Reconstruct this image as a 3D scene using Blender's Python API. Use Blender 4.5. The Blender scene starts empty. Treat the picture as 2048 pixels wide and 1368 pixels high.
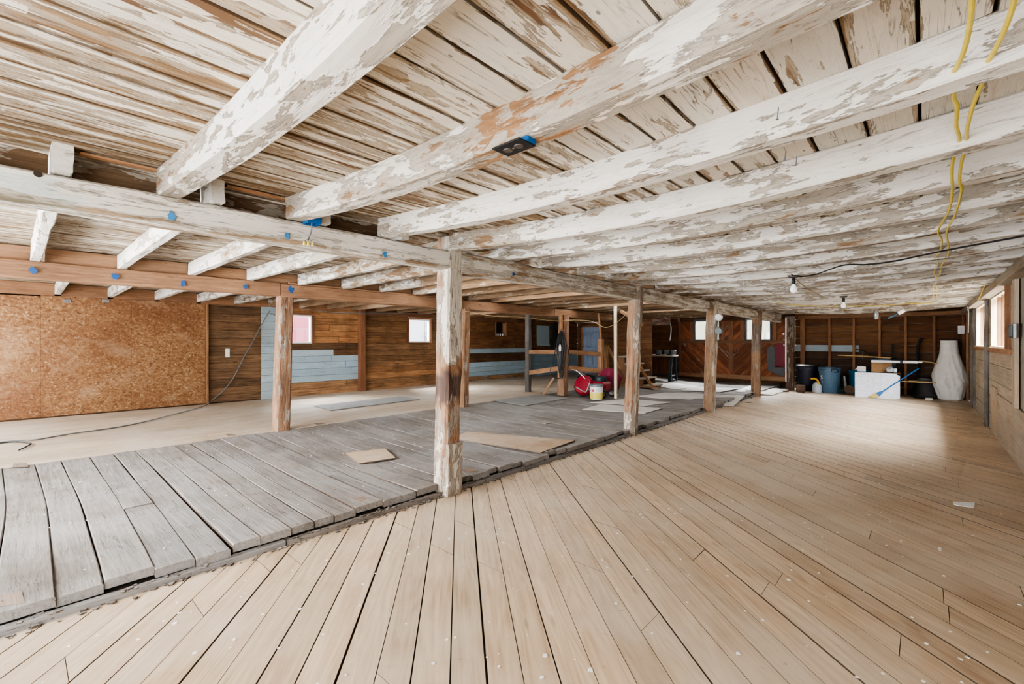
import bpy, math, random
from mathutils import Vector, Matrix, noise
random.seed(11)
C = bpy.context.scene.collection
rnd = random.random
def U(a, b): return a + (b - a) * rnd()

# ------------------------------------------------------------------ camera
F = 905.0; H = 1.4
TH = math.atan(826 / F); S_, C_ = math.sin(TH), math.cos(TH)
cam_d = bpy.data.cameras.new('camera'); cam = bpy.data.objects.new('camera', cam_d); C.objects.link(cam)
cam.location = (0, 0, H); cam.rotation_euler = (math.pi / 2, 0, TH)
cam_d.sensor_width = 36; cam_d.lens = 36 * F / 2048; cam_d.clip_start = 0.02; cam_d.clip_end = 500
bpy.context.scene.camera = cam
def ray(px, py):
    l = (px - 1024) / F; u = (684 - py) / F
    return Vector((-S_ + l * C_, C_ + l * S_, u))
def at(px, py, z=None, x=None, y=None):
    """measured point of the photo on a known plane of the building"""
    v = ray(px, py); o = Vector((0, 0, H))
    if z is not None: t = (z - H) / v.z
    elif x is not None: t = x / v.x
    else: t = y / v.y
    return o + v * t

# ------------------------------------------------------------------ tagging
ORD = ['first','second','third','fourth','fifth','sixth','seventh','eighth','ninth','tenth','eleventh','twelfth','thirteenth','fourteenth','fifteenth','sixteenth','seventeenth','eighteenth','nineteenth','twentieth','twenty-first','twenty-second','twenty-third','twenty-fourth']
def tag(o, label=None, cat=None, group=None, kind=None):
    if label: o['label'] = label
    if cat: o['category'] = cat
    if group: o['group'] = group
    if kind: o['kind'] = kind
    return o
def empty(name, loc, label, cat, group=None, rz=0):
    o = bpy.data.objects.new(name, None); C.objects.link(o); o.location = loc; o.rotation_euler = (0, 0, rz)
    o.empty_display_size = .05
    return tag(o, label, cat, group)

def sr(h):
    h = h.lstrip('#'); c = [int(h[i:i+2], 16) / 255 for i in (0, 2, 4)]
    return tuple(((v + .055) / 1.055) ** 2.4 if v > .04045 else v / 12.92 for v in c)

# ------------------------------------------------------------------ mesh builder
class MB:
    def __init__(s): s.v = []; s.f = []; s.bc = []; s.t = []; s.p = []; s.e = []; s.sm = False
    def add(s, verts, faces, bc, tint=(1, 1, 1), paint=0.0, edge=None):
        n = len(s.v); s.v += [tuple(v) for v in verts]; s.f += [tuple(i + n for i in f) for f in faces]
        s.bc += bc
        s.t += (tint if isinstance(tint, list) else [tint] * len(verts))
        s.p += (paint if isinstance(paint, list) else [paint] * len(verts))
        s.e += (edge or [0.] * len(verts))
    def box(s, a, b, ax=0, tint=(1, 1, 1), paint=0.0, ch=0.0, M=None):
        """axis aligned box a..b, grain along axis ax, ch = small chamfer all round"""
        a = Vector(a); b = Vector(b); c = (a + b) / 2; h = (b - a) / 2
        ch = min(ch, abs(h.x) * .9, abs(h.y) * .9, abs(h.z) * .9)
        vs = []; off = Vector((U(0, 50), U(0, 50), U(0, 50)))
        if ch <= 0:
            vs = [Vector((x, y, z)) for x in (-h.x, h.x) for y in (-h.y, h.y) for z in (-h.z, h.z)]
            fs = [(0,1,3,2),(4,6,7,5),(0,4,5,1),(2,3,7,6),(0,2,6,4),(1,5,7,3)]
        else:
            idx = {}
            for sx in (-1, 1):
                for sy in (-1, 1):
                    for sz in (-1, 1):
                        for k in range(3):
                            p = [sx * (h.x - ch), sy * (h.y - ch), sz * (h.z - ch)]
                            p[k] = (sx, sy, sz)[k] * h[k]
                            idx[(sx, sy, sz, k)] = len(vs); vs.append(Vector(p))
            fs = []
            q = [(-1, -1), (1, -1), (1, 1), (-1, 1)]
            for k in range(3):
                o1, o2 = [(1, 2), (2, 0), (0, 1)][k]
                for sg in (-1, 1):
                    L = []
                    for (u, w) in q:
                        sgn = [0, 0, 0]; sgn[k] = sg; sgn[o1] = u; sgn[o2] = w
                        L.append(idx[(*sgn, k)])
                    fs.append(tuple(L if sg > 0 else L[::-1]))
            for k in range(3):
                o1, o2 = [(1, 2), (2, 0), (0, 1)][k]
                for u in (-1, 1):
                    for w in (-1, 1):
                        L = []
                        for (t, kk) in ((-1, o1), (1, o1), (1, o2), (-1, o2)):
                            sgn = [0, 0, 0]; sgn[k] = t; sgn[o1] = u; sgn[o2] = w
                            L.append(idx[(*sgn, kk)])
                        fs.append(tuple(L if u * w < 0 else L[::-1]))
            for sx in (-1, 1):
                for sy in (-1, 1):
                    for sz in (-1, 1):
                        L = [idx[(sx, sy, sz, k)] for k in range(3)]
                        fs.append(tuple(L if sx * sy * sz > 0 else L[::-1]))
        o = [(0, 1, 2), (1, 2, 0), (2, 0, 1)][ax]
        bc = [(v[o[0]] + off[0], v[o[1]] + off[1], v[o[2]] + off[2]) for v in vs]
        P = [v + c for v in vs]
        if M is not None: P = [M @ p for p in P]
        s.add(P, fs, bc, tint, paint)
        return s
    def beam(s, p0, p1, w, h, up=(0, 0, 1), seg=1, jit=0.0, cham=.004, tint=(1, 1, 1), paint=0.0, zfn=None, tfn=None, pfn=None, taper=None, nr=8, js=2.5, cap_tint=None):
        """prism p0->p1, w sideways x h upwards, noisy outline, chamfered"""
        p0 = Vector(p0); p1 = Vector(p1); d = p1 - p0; L = d.length; d.normalize()
        up = Vector(up); side = d.cross(up).normalized(); up = side.cross(d).normalized()
        off = Vector((U(0, 50), U(0, 50), U(0, 50)))
        a, b = w / 2, h / 2; c = min(cham, a * .6, b * .6)
        prof = [(a - c, -b), (a, -b + c), (a, b - c), (a - c, b), (-a + c, b), (-a, b - c), (-a, -b + c), (-a + c, -b)]
        if nr > 8:
            pr2 = []
            for i in range(8):
                q0, q1 = prof[i], prof[(i + 1) % 8]; pr2.append(q0)
                if i % 2 == 1:
                    for k in (1, 2, 3): pr2.append((q0[0] + (q1[0] - q0[0]) * k / 4, q0[1] + (q1[1] - q0[1]) * k / 4))
            prof = pr2
        n = len(prof); vs = []; bc = []; ti = []; pa = []
        for i in range(seg + 1):
            t = i / seg; base = p0 + d * (L * t); k = 1.0 if taper is None else taper(t)
            for (u, v) in prof:
                uu, vv = u * k, v * k
                if jit:
                    q = Vector((L * t * js, u * 9, v * 9)) + off
                    uu += jit * (noise.noise(q) + .5 * noise.noise(q * 3.1)); vv += jit * (noise.noise(q + Vector((9, 3, 1))) + .5 * noise.noise(q * 2.9 + Vector((5, 5, 5))))
                P = base + side * uu + up * vv
                if zfn: P.z += zfn(P)
                vs.append(P); bc.append((L * t + off[0], u + off[1], v + off[2]))
                ti.append(tfn(P, L * t) if tfn else tint); pa.append(pfn(P, L * t) if pfn else paint)
        fs = []
        for i in range(seg):
            for j in range(n):
                k = (j + 1) % n
                fs.append((i * n + j, i * n + k, (i + 1) * n + k, (i + 1) * n + j))
        s.add(vs, fs, bc, ti, pa)
        for i in (0, seg):     # end grain caps
            cv = vs[i * n:(i + 1) * n]
            s.add(cv, [tuple(range(n))[::-1] if i == 0 else tuple(range(n))], [(off[0] + q[0] * 3, off[1] + q[1] * .3, off[2] + q[2]) for q in bc[i * n:(i + 1) * n]],
                  cap_tint or ti[i * n], pa[i * n:(i + 1) * n])
        return s
    def poly(s, pts, z0, z1, dirv, tint=(1, 1, 1), paint=0.0, zf=None):
        """flat polygon board from z0 up to z1"""
        n = len(pts); off = Vector((U(0, 50), U(0, 50), U(0, 50))); dx, dy = dirv
        top = [Vector((x, y, z1 + (zf(x, y) if zf else 0))) for x, y in pts]; bot = [Vector((x, y, z0 + (zf(x, y) if zf else 0))) for x, y in pts]
        fs = [tuple(range(n)), tuple(range(2 * n - 1, n - 1, -1))] + [(2 * n + i, 3 * n + i, 3 * n + (i + 1) % n, 2 * n + (i + 1) % n) for i in range(n)]
        bc = [((v.x * dx + v.y * dy) + off[0], (-v.x * dy + v.y * dx) + off[1], v.z + off[2]) for v in top + bot]
        s.add(top + bot + top + bot, fs, bc + bc, tint, paint, [0.] * (2 * n) + [1.] * (2 * n)); return s
    def lathe(s, prof, c=(0, 0, 0), n=28, M=None, tint=(1, 1, 1), cap=True, wob=0):
        vs = []; bc = []
        for (r, z) in prof:
            for i in range(n):
                a = 2 * math.pi * i / n; rr = r * (1 + (wob * noise.noise(Vector((math.cos(a) * 2, math.sin(a) * 2, z * 6))) if wob else 0))
                p = Vector((rr * math.cos(a), rr * math.sin(a), z))
                vs.append(p); bc.append((z, a * r, 0.))
        fs = [(i * n + j, i * n + (j + 1) % n, (i + 1) * n + (j + 1) % n, (i + 1) * n + j) for i in range(len(prof) - 1) for j in range(n)]
        if cap:
            if prof[0][0] > 0: fs.append(tuple(range(n))[::-1])
            if prof[-1][0] > 0: fs.append(tuple((len(prof) - 1) * n + j for j in range(n)))
        vs = [(M @ v if M is not None else v) + Vector(c) for v in vs]
        s.add(vs, fs, bc, tint, 0.); s.sm = True; return s
    def tube(s, pts, r, n=8, smooth=4, closed=False, tint=(1, 1, 1), rfn=None):
        P = [Vector(p) for p in pts]
        if smooth > 1 and len(P) > 2:
            Q = []; m = len(P); rng = range(m) if closed else range(m - 1)
            for i in rng:
                if closed: a, b, c, d = P[(i - 1) % m], P[i], P[(i + 1) % m], P[(i + 2) % m]
                else: a, b, c, d = P[max(i - 1, 0)], P[i], P[i + 1], P[min(i + 2, m - 1)]
                for k in range(smooth):
                    t = k / smooth
                    Q.append(.5 * ((2 * b) + (c - a) * t + (2 * a - 5 * b + 4 * c - d) * t * t + (3 * b - a - 3 * c + d) * t ** 3))
            if not closed: Q.append(P[-1])
            P = Q
        vs = []; bc = []; m = len(P); prev = None; acc = 0
        for i, p in enumerate(P):
            d = (P[(i + 1) % m] - P[i - 1]) if closed else (P[min(i + 1, m - 1)] - P[max(i - 1, 0)])
            if d.length < 1e-9: d = Vector((0, 0, 1))
            d.normalize()
            if prev is None: u = d.orthogonal().normalized()
            else:
                u = prev - d * prev.dot(d)
                u = u.normalized() if u.length > 1e-6 else d.orthogonal().normalized()
            prev = u; w = d.cross(u); rr = rfn(i / max(m - 1, 1)) * r if rfn else r
            if i: acc += (P[i] - P[i - 1]).length
            for k in range(n):
                a = 2 * math.pi * k / n; vs.append(p + (u * math.cos(a) + w * math.sin(a)) * rr); bc.append((acc, a * r, 0.))
        fs = [(i * n + j, i * n + (j + 1) % n, ((i + 1) % m) * n + (j + 1) % n, ((i + 1) % m) * n + j) for i in range(m if closed else m - 1) for j in range(n)]
        if not closed: fs += [tuple(range(n))[::-1], tuple((m - 1) * n + j for j in range(n))]
        s.add(vs, fs, bc, tint, 0.); s.sm = True; return s
    def build(s, name, mat, parent=None, loc=None):
        me = bpy.data.meshes.new(name); o = bpy.data.objects.new(name, me); C.objects.link(o)
        base = Vector((0, 0, 0))
        if parent is not None:
            base = parent.location.copy(); Rz = Matrix.Rotation(-parent.rotation_euler.z, 4, 'Z')
            vs = [Rz @ (Vector(v) - base) for v in s.v]; o.parent = parent
        else:
            lo = Vector((min(v[0] for v in s.v), min(v[1] for v in s.v), min(v[2] for v in s.v))); hi = Vector((max(v[0] for v in s.v), max(v[1] for v in s.v), 0))
            base = Vector(((lo.x + hi.x) / 2, (lo.y + hi.y) / 2, lo.z)); vs = [Vector(v) - base for v in s.v]; o.location = base
        me.from_pydata([tuple(v) for v in vs], [], s.f); me.update()
        A = me.attributes.new('bc', 'FLOAT_VECTOR', 'POINT'); A.data.foreach_set('vector', [c for b in s.bc for c in b])
        A = me.attributes.new('tint', 'FLOAT_COLOR', 'POINT'); A.data.foreach_set('color', [c for t in s.t for c in (*t, 1)])
        A = me.attributes.new('paint', 'FLOAT', 'POINT'); A.data.foreach_set('value', list(s.p))
        A = me.attributes.new('edge', 'FLOAT', 'POINT'); A.data.foreach_set('value', list(s.e))
        if s.sm: me.polygons.foreach_set('use_smooth', [True] * len(me.polygons))
        me.materials.append(mat)
        if s.sm:
            try: me.set_sharp_from_angle(angle=math.radians(40))
            except Exception: pass
        return o

# ------------------------------------------------------------------ materials
class NT:
    def __init__(s, name):
        s.m = bpy.data.materials.new(name); s.m.use_nodes = True; s.t = s.m.node_tree; s.t.nodes.clear()
        s.out = s.t.nodes.new('ShaderNodeOutputMaterial')
    def n(s, ty, **k):
        x = s.t.nodes.new('ShaderNode' + ty)
        for a, b in k.items(): setattr(x, a, b)
        return x
    def L(s, a, b): s.t.links.new(a, b)
    def put(s, sock, v):
        if isinstance(v, bpy.types.NodeSocket): s.L(v, sock)
        elif v is not None:
            if sock.type == 'RGBA' and len(v) == 3: v = (*v, 1)
            sock.default_value = v
    def math(s, op, a, b=None, c=None, clamp=False):
        x = s.n('Math', operation=op); x.use_clamp = clamp
        s.put(x.inputs[0], a); s.put(x.inputs[1], b)
        if c is not None: s.put(x.inputs[2], c)
        return x.outputs[0]
    def mix(s, f, a, b, mode='MIX'):
        x = s.n('Mix', data_type='RGBA', blend_type=mode); s.put(x.inputs[0], f); s.put(x.inputs[6], a); s.put(x.inputs[7], b); return x.outputs[2]
    def map(s, vec, sc, loc=(0, 0, 0)):
        x = s.n('Mapping'); s.L(vec, x.inputs[0]); x.inputs[3].default_value = sc; x.inputs[1].default_value = loc; return x.outputs[0]
    def noise(s, vec, scale, detail=4, rough=.55, dist=0):
        x = s.n('TexNoise'); s.L(vec, x.inputs['Vector']); x.inputs['Scale'].default_value = scale; x.inputs['Detail'].default_value = detail
        x.inputs['Roughness'].default_value = rough; x.inputs['Distortion'].default_value = dist; return x.outputs[0]
    def ramp(s, f, stops):
        x = s.n('ValToRGB'); s.L(f, x.inputs[0]); e = x.color_ramp.elements
        while len(e) < len(stops): e.new(.5)
        for q, (p, c) in zip(e, stops): q.position = p; q.color = (*c, 1) if len(c) == 3 else c
        return x.outputs[0]
    def lin(s, v, a, b):      # (v-a)/(b-a) clamped
        x = s.n('MapRange'); s.put(x.inputs[0], v); x.inputs[1].default_value = a; x.inputs[2].default_value = b; return x.outputs[0]
    def fin(s, col, rough=.8, bump=None, bs=.3, bd=.01, metal=0, spec=.3, **kw):
        b = s.n('BsdfPrincipled'); s.put(b.inputs['Base Color'], col); s.put(b.inputs['Roughness'], rough); s.put(b.inputs['Metallic'], metal)
        b.inputs['Specular IOR Level'].default_value = spec
        for k, v in kw.items(): s.put(b.inputs[k.replace('_', ' ')], v)
        if bump is not None:
            q = s.n('Bump'); q.inputs['Strength'].default_value = bs; q.inputs['Distance'].default_value = bd; s.L(bump, q.inputs['Height']); s.L(q.outputs[0], b.inputs['Normal'])
        s.L(b.outputs[0], s.out.inputs[0]); return s.m

def wood(name, dark, light, paint=None, primer=None, rough=.8, grain=1.0, dirt=.5, dirtc=(.10, .07, .05), spec=.25, pan=(2.0, 9, 9), bs=.35, streak=.0, streakc=(.16, .07, .025), dust=None, dustc=(.6, .55, .48), crack=0., under=.07, flake=.10, rings=.35):
    N = NT(name)
    a = N.n('Attribute', attribute_name='bc').outputs['Vector']; tint = N.n('Attribute', attribute_name='tint').outputs['Color']; hs = N.n('HueSaturation'); hs.inputs['Saturation'].default_value = .8; N.L(tint, hs.inputs['Color']); tint = hs.outputs[0]
    pv = N.n('Attribute', attribute_name='paint').outputs['Fac']; ed = N.n('Attribute', attribute_name='edge').outputs['Fac']
    w = N.n('NewGeometry').outputs['Position']
    g = N.noise(N.map(a, (1.3, 26, 26)), 1.6 * grain, 4, .65, .25)
    # growth rings: contour lines of a long stretched noise
    rn = N.noise(N.map(a, (.55, 5, 5), (2, 4, 6)), 1.1 * grain, 2, .45, .3)
    rg = N.math('MULTIPLY_ADD', N.math('SINE', N.math('MULTIPLY', rn, 85.)), .5, .5)
    bl = N.noise(N.map(a, (.8, 3, 3), (9, 1, 2)), 1.7, 3, .6)
    f = N.math('ADD', N.math('ADD', N.math('MULTIPLY', g, .6), N.math('MULTIPLY', rg, .12 * rings)), N.math('MULTIPLY', bl, .4 - .12 * rings))
    col = N.mix(N.lin(f, .33, .66), dark, light)
    col = N.mix(1.0, col, tint, 'MULTIPLY')
    vo = N.n('TexVoronoi'); N.L(N.map(a, (1.1, 4.5, 4.5)), vo.inputs['Vector']); vo.inputs['Scale'].default_value = 1.7
    kn = N.lin(vo.outputs['Distance'], .12, .05)
    col = N.mix(N.math('MULTIPLY', kn, .55), col, dirtc)
    dn = N.noise(w, 1.3, 6, .66); dm = N.math('MULTIPLY', N.lin(dn, .47, .72), dirt)
    col = N.mix(dm, col, N.mix(.55, col, dirtc))
    if dust is not None:
        du = N.noise(N.map(w, (1, 1, 1), (7, 3, 1)), .9, 5, .68)
        col = N.mix(N.math('MULTIPLY', N.lin(du, .42, .62), dust), col, dustc)
        sp_ = N.noise(N.map(w, (1, 1, 1), (1, 8, 3)), 26, 3, .6)
        col = N.mix(N.math('MULTIPLY', N.lin(sp_, .66, .72), .5), col, dirtc)
    h = g
    if paint is not None:
        p1 = N.noise(N.map(a, pan), 1.5, 7, .66, .35)
        p2 = N.noise(N.map(a, (pan[0] * 1.3, pan[1] * 1.2, pan[2] * 1.2), (31, 7, 3)), 2.6, 5, .7, .2)
        wv = N.n('VectorMath', operation='MULTIPLY_ADD'); dd = N.n('TexNoise'); N.L(a, dd.inputs[0]); dd.inputs['Scale'].default_value = 11; dd.inputs['Detail'].default_value = 1; N.L(dd.outputs[1], wv.inputs[0]); wv.inputs[1].default_value = (.05, .05, .05); N.L(a, wv.inputs[2])
        fv = N.n('TexVoronoi'); N.L(N.map(wv.outputs[0], (7, 22, 22)), fv.inputs['Vector']); fv.inputs['Scale'].default_value = 1.0; fs = N.n('SeparateColor'); N.L(fv.outputs['Color'], fs.inputs[0])
        pn = N.math('ADD', N.math('MULTIPLY', p1, .72), N.math('MULTIPLY', p2, .28))
        pn = N.math('ADD', pn, N.math('MULTIPLY', N.math('SUBTRACT', fs.outputs[0], .5), flake))
        eg = N.math('MULTIPLY', ed, N.math('MULTIPLY', N.noise(N.map(a, (1.5, 1, 1), (5, 5, 5)), 1.3, 3, .6), .24))
        sc = N.math('SUBTRACT', N.math('ADD', pn, N.math('MULTIPLY', N.math('SUBTRACT', pv, .5), .5)), eg)
        m1 = N.lin(sc, .495, .508); m0 = N.lin(N.math('ADD', sc, under), .49, .515)
        sp = N.math('SUBTRACT', N.lin(sc, .472, .497), N.lin(sc, .497, .512))
        pt = N.n('TexVoronoi'); N.L(N.map(wv.outputs[0], (1.1, 6, 6), (3, 9, 2)), pt.inputs['Vector']); pt.inputs['Scale'].default_value = 1.; ps = N.n('SeparateColor'); N.L(pt.outputs['Color'], ps.inputs[0])
        pc = N.mix(N.lin(dn, .32, .68), paint, tuple(c * k for c, k in zip(paint, (.80, .78, .74))))
        pc = N.mix(N.math('MULTIPLY', ps.outputs[0], .22), pc, primer)
        pc = N.mix(N.math('MULTIPLY', N.lin(N.noise(N.map(a, (3, 40, 40)), 2.0, 5, .7), .56, .70), .5), pc, primer)
        pc = N.mix(.55, pc, N.mix(1.0, pc, tint, 'MULTIPLY'))
        prc = N.mix(N.lin(p2, .35, .65), primer, tuple(c * .72 for c in primer))
        if streak:
            st = N.math('ADD', N.noise(N.map(a, (.7, 8, 8), (3, 1, 8)), 2.2, 6, .6, .5), N.math('MULTIPLY', ed, .10))
            sm = N.math('MULTIPLY', N.lin(st, .54, .64), streak); prc = N.mix(sm, prc, streakc)
            pc = N.mix(N.math('MULTIPLY', N.lin(st, .60, .74), streak * .7), pc, tuple(min(1, c * 2.6) for c in streakc))
        col = N.mix(m0, col, prc)
        col = N.mix(m1, col, pc)
        col = N.mix(N.math('MULTIPLY', N.math('MAXIMUM', sp, 0.), .6), col, tuple(c * .25 for c in primer))  # dark rim at flake edges, a shadow line put into the colour
        h = N.math('ADD', N.math('MULTIPLY', g, .35), N.lin(p1, .47, .53))
    if crack:
        ck = N.noise(N.map(a, (1.0, 20, 20), (4, 4, 1)), 1.5, 3, .5, .6)
        cm = N.math('SUBTRACT', N.lin(ck, .535, .55), N.lin(ck, .55, .565)); ar = N.lin(N.noise(w, 2.7, 2, .5), .42, .55)
        col = N.mix(N.math('MULTIPLY', N.math('MULTIPLY', cm, ar), crack), col, (.05, .035, .025))
        pq = N.n('TexVoronoi'); N.L(N.map(a, (3, 6, 6), (1, 5, 7)), pq.inputs['Vector']); pq.inputs['Scale'].default_value = 1.6
        col = N.mix(N.math('MULTIPLY', N.lin(pq.outputs['Distance'], .06, .04), .7), col, (.06, .04, .03))
    col = N.mix(N.math('MULTIPLY', N.lin(ed, .80, 1.), .85), col, (.07, .045, .03))  # board sides and seam edges darkened, gap shade put into the colour
    return N.fin(col, rough, h, bs, .006, spec=spec)

def plain(name, col, rough=.6, metal=0, nz=.12, scale=20, spec=.4, bump=0, **kw):
    N = NT(name); tc = N.n('TexCoord').outputs['Object']
    n = N.noise(tc, scale, 5, .6)
    c = N.mix(N.lin(n, .3, .7), tuple(max(0, v * (1 - nz)) for v in col), tuple(min(1, v * (1 + nz)) for v in col))
    return N.fin(c, rough, n if bump else None, bump, .004, metal, spec, **kw)

WHITE = sr('e3e0db'); PRIM = sr('aaa194')
M = {}
M['joist'] = wood('old whitewashed timber', sr('5f4a36'), sr('957a5e'), WHITE, PRIM, pan=(1.7, 8, 8), streak=.35, streakc=sr('7a5a3c'), crack=.5, under=.11)
M['ceil'] = wood('peeling ceiling boards', sr('54402c'), sr('8f7556'), sr('ddd7cc'), sr('a99b87'), pan=(1.1, 10, 10), streak=.9, streakc=sr('5f4126'), crack=.8, under=.10, dirt=.6)
M['post'] = wood('hewn post timber', sr('67513f'), sr('ac9179'), sr('dad3c8'), sr('a3978a'), rough=.85, pan=(1.3, 6, 6), bs=.7, dirt=.7, dirtc=sr('4a3a30'), streak=.3, crack=.95, under=.10)
M['girder'] = wood('whitewashed girder', sr('7c6750'), sr('ab9479'), sr('e6e2da'), sr('c3bbae'), pan=(1.0, 13, 13), streak=.2, crack=.8, rings=1.2)
M['tan'] = wood('new tan floor boards', sr('b0967a'), sr('d9c3a6'), rough=.5, dirt=.30, dirtc=sr('94806a'), spec=.3, bs=.10, dust=.5, dustc=sr('d8cab6'), rings=.9)
M['greyfloor'] = wood('worn grey planks', sr('625d58'), sr('928d88'), rough=.72, dirt=.95, dirtc=sr('5a4c40'), bs=.5, dust=.4, dustc=sr('a09fa0'), crack=.8)
M['leftfloor'] = wood('dusty floor planks', sr('a8947c'), sr('cfbfa9'), rough=.55, dirt=.5, dirtc=sr('7c6a58'), bs=.2, dust=.6, dustc=sr('cbc3b8'))
M['brown'] = wood('brown barn boards', sr('553f2d'), sr('a57f5b'), sr('b2c8d6'), sr('8b8478'), rough=.75, pan=(1.2, 7, 7), dirt=.9, dirtc=sr('2c1f15'), crack=.6)
M['orange'] = wood('orange lumber', sr('7d604a'), sr('af8d70'), rough=.65, dirt=.6, dirtc=sr('4c3322'), crack=.6)
M['greywall'] = wood('pale grey tan boards', sr('8d8070'), sr('c4b5a0'), rough=.75, dirt=.6, dirtc=sr('6d675f'), dust=.5, dustc=sr('a5a29c'))
M['pale'] = wood('pale new lumber', sr('d3c2a2'), sr('eee2c8'), rough=.6, dirt=.1)
M['underfloor'] = plain('shadowed brown underfloor', (.10, .06, .035), .95); M['dark'] = plain('dark void', (.035, .025, .018), .95)

def osb():
    N = NT('oriented strand board'); tc = N.n('NewGeometry').outputs['Position']
    d = N.n('TexNoise'); N.L(tc, d.inputs[0]); d.inputs['Scale'].default_value = 9
    v = N.n('VectorMath', operation='MULTIPLY_ADD'); N.L(d.outputs[1], v.inputs[0]); v.inputs[1].default_value = (.09, .09, .09); N.L(tc, v.inputs[2])
    a = N.n('TexVoronoi'); N.L(N.map(v.outputs[0], (1, 24, 60)), a.inputs['Vector']); a.inputs['Scale'].default_value = 1
    b = N.n('TexVoronoi'); N.L(N.map(v.outputs[0], (1, 55, 34), (5, 5, 5)), b.inputs['Vector']); b.inputs['Scale'].default_value = 1.0
    sa = N.n('SeparateColor'); N.L(a.outputs['Color'], sa.inputs[0]); sb = N.n('SeparateColor'); N.L(b.outputs['Color'], sb.inputs[0])
    f = N.math('ADD', N.math('MULTIPLY', sa.outputs[0], .5), N.math('MULTIPLY', sb.outputs[1], .5))
    col = N.ramp(f, [(.05, sr('66452c')), (.3, sr('855f3f')), (.7, sr('9a7450')), (.98, sr('bf9e7c'))])
    big = N.noise(tc, .9, 5, .6)
    col = N.mix(N.math('MULTIPLY', N.lin(big, .42, .6), .8), col, N.mix(.6, col, sr('6a4028')))
    big2 = N.noise(N.map(tc, (1, 1, 1.6), (4, 9, 2)), 1.1, 5, .65)
    col = N.mix(N.math('MULTIPLY', N.lin(big2, .52, .72), .5), col, sr('c4a586'))
    col = N.mix(N.math('MULTIPLY', N.lin(N.noise(tc, 12, 4, .7), .66, .74), .8), col, sr('4a2410'))
    return N.fin(col, .62, f, .25, .004, spec=.3)
M['osb'] = osb()
M['black'] = plain('black plastic', (.012, .012, .014), .45)
M['blackm'] = plain('dark iron', (.018, .03, .035), .5, .3)
M['rubber'] = plain('black cable rubber', (.012, .012, .014), .5)
M['darkblue'] = plain('navy black plastic', sr('1d2030'), .5)
M['bluegrey'] = plain('blue grey plastic', sr('48647c'), .45)
M['teal'] = plain('teal plastic', sr('14627c'), .4)
M['blue'] = plain('bright blue plastic', sr('0b5a9c'), .4)
M['bluep'] = plain('blue spray paint', sr('3d7fb5'), .7)
M['bluedk'] = plain('dark blue spray paint', sr('27548c'), .7)
M['yellow'] = plain('yellow cable jacket', sr('d6c24a'), .45)
M['yellowp'] = plain('yellow cap plastic', sr('e0d56a'), .4)
M['whitep'] = plain('white plastic', sr('e6e6e6'), .4)
M['paperw'] = plain('white paper', sr('fbfaf8'), .8)
M['foam'] = plain('white foam board', sr('dfe5ee'), .7)
M['tarp'] = plain('white woven cloth', sr('dfdfdf'), .75, nz=.06, scale=6, bump=.2)
M['metal'] = plain('galvanised metal', sr('a3a6a8'), .35, .8)
M['greym'] = plain('grey painted metal', sr('6f7578'), .5, .2)
M['red'] = plain('dark red enamel', sr('86182a'), .3)
M['maroon'] = plain('maroon cloth', sr('6d1030'), .7)
M['card'] = plain('brown cardboard', sr('a58059'), .8)
M['straw'] = plain('straw bristles', sr('b9a35f'), .8, nz=.4, scale=60)
M['rust'] = plain('rusty brown wire', sr('5f4a3c'), .8, nz=.5, scale=40)
M['handle'] = plain('worn wooden handle', sr('b59a6c'), .6)
M['bulb'] = plain('frosted bulb glass', sr('f2f2f2'), .25, **{'Emission_Color': (1, 1, 1, 1), 'Emission_Strength': .25})
M['socket'] = plain('dark socket', sr('4a433d'), .5)
M['sheet'] = plain('grey hardboard', sr('8c8d8b'), .55, nz=.15, scale=3)
M['sheetw'] = plain('pale dusty sheet', sr('c9c5bd'), .6, nz=.15, scale=3)
M['sheetd'] = plain('black sheet edge', sr('2c2b2a'), .8)
M['whiteblue'] = wood('flaking pale blue paint on boards', sr('5f4a36'), sr('96785a'), sr('b4cbd6'), sr('9aa9ab'), pan=(1, 6, 6), dirt=.5, dirtc=sr('5e5a52'))
M['bluedoor'] = plain('blue grey painted door', sr('96a6bf'), .6, nz=.1, scale=8)
M['redp'] = plain('red paint', sr('c42a3c'), .6)
M['orangep'] = plain('orange spray paint', sr('ee5a30'), .7)
M['snow'] = plain('snow', (.85, .87, .9), .8, nz=.02)
M['pink'] = plain('faded red siding', sr('d87f8f'), .8, nz=.05)
M['twig'] = plain('bare twigs', sr('6a6a6c'), .9)
M['trimw'] = plain('white window trim', sr('e2e2e2'), .5)
M['trimg'] = plain('dark grey window frame', sr('4c5257'), .5)
def glass():
    N = NT('window glass'); t = N.n('BsdfTransparent'); g = N.n('BsdfGlossy'); g.inputs['Roughness'].default_value = .03
    m = N.n('MixShader'); m.inputs[0].default_value = .06; N.L(t.outputs[0], m.inputs[1]); N.L(g.outputs[0], m.inputs[2]); N.L(m.outputs[0], N.out.inputs[0]); return N.m
M['glass'] = glass()

# ------------------------------------------------------------------ building numbers
XR, XL, XG1, XG2 = .78, -10.75, -3.17, -6.73     # right wall, left wall, faces of the two girders
YB, YF = 15.85, -1.7
def deckz(x):
    if x > -3.2: return 0.
    t = min(1, max(0, (-3.3 - x) / 3.5)); return .09 + .045 * t - .035 * math.sin(math.pi * t)
def csag(x):        # sag of the right bay ceiling and its joists
    t = (x + 3.2) / 4.0
    return (-.105 * math.sin(math.pi * min(max(t, 0), 1)) - .03 * max(t, 0)) if x > -3.2 else 0.
def tv(lo=.85, hi=1.12, warm=.04):
    k = U(lo, hi); w = U(-warm, warm); return (k * (1 + w), k, k * (1 - w))
def tmul(t, c): return tuple(a * b for a, b in zip(t, c))

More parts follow.
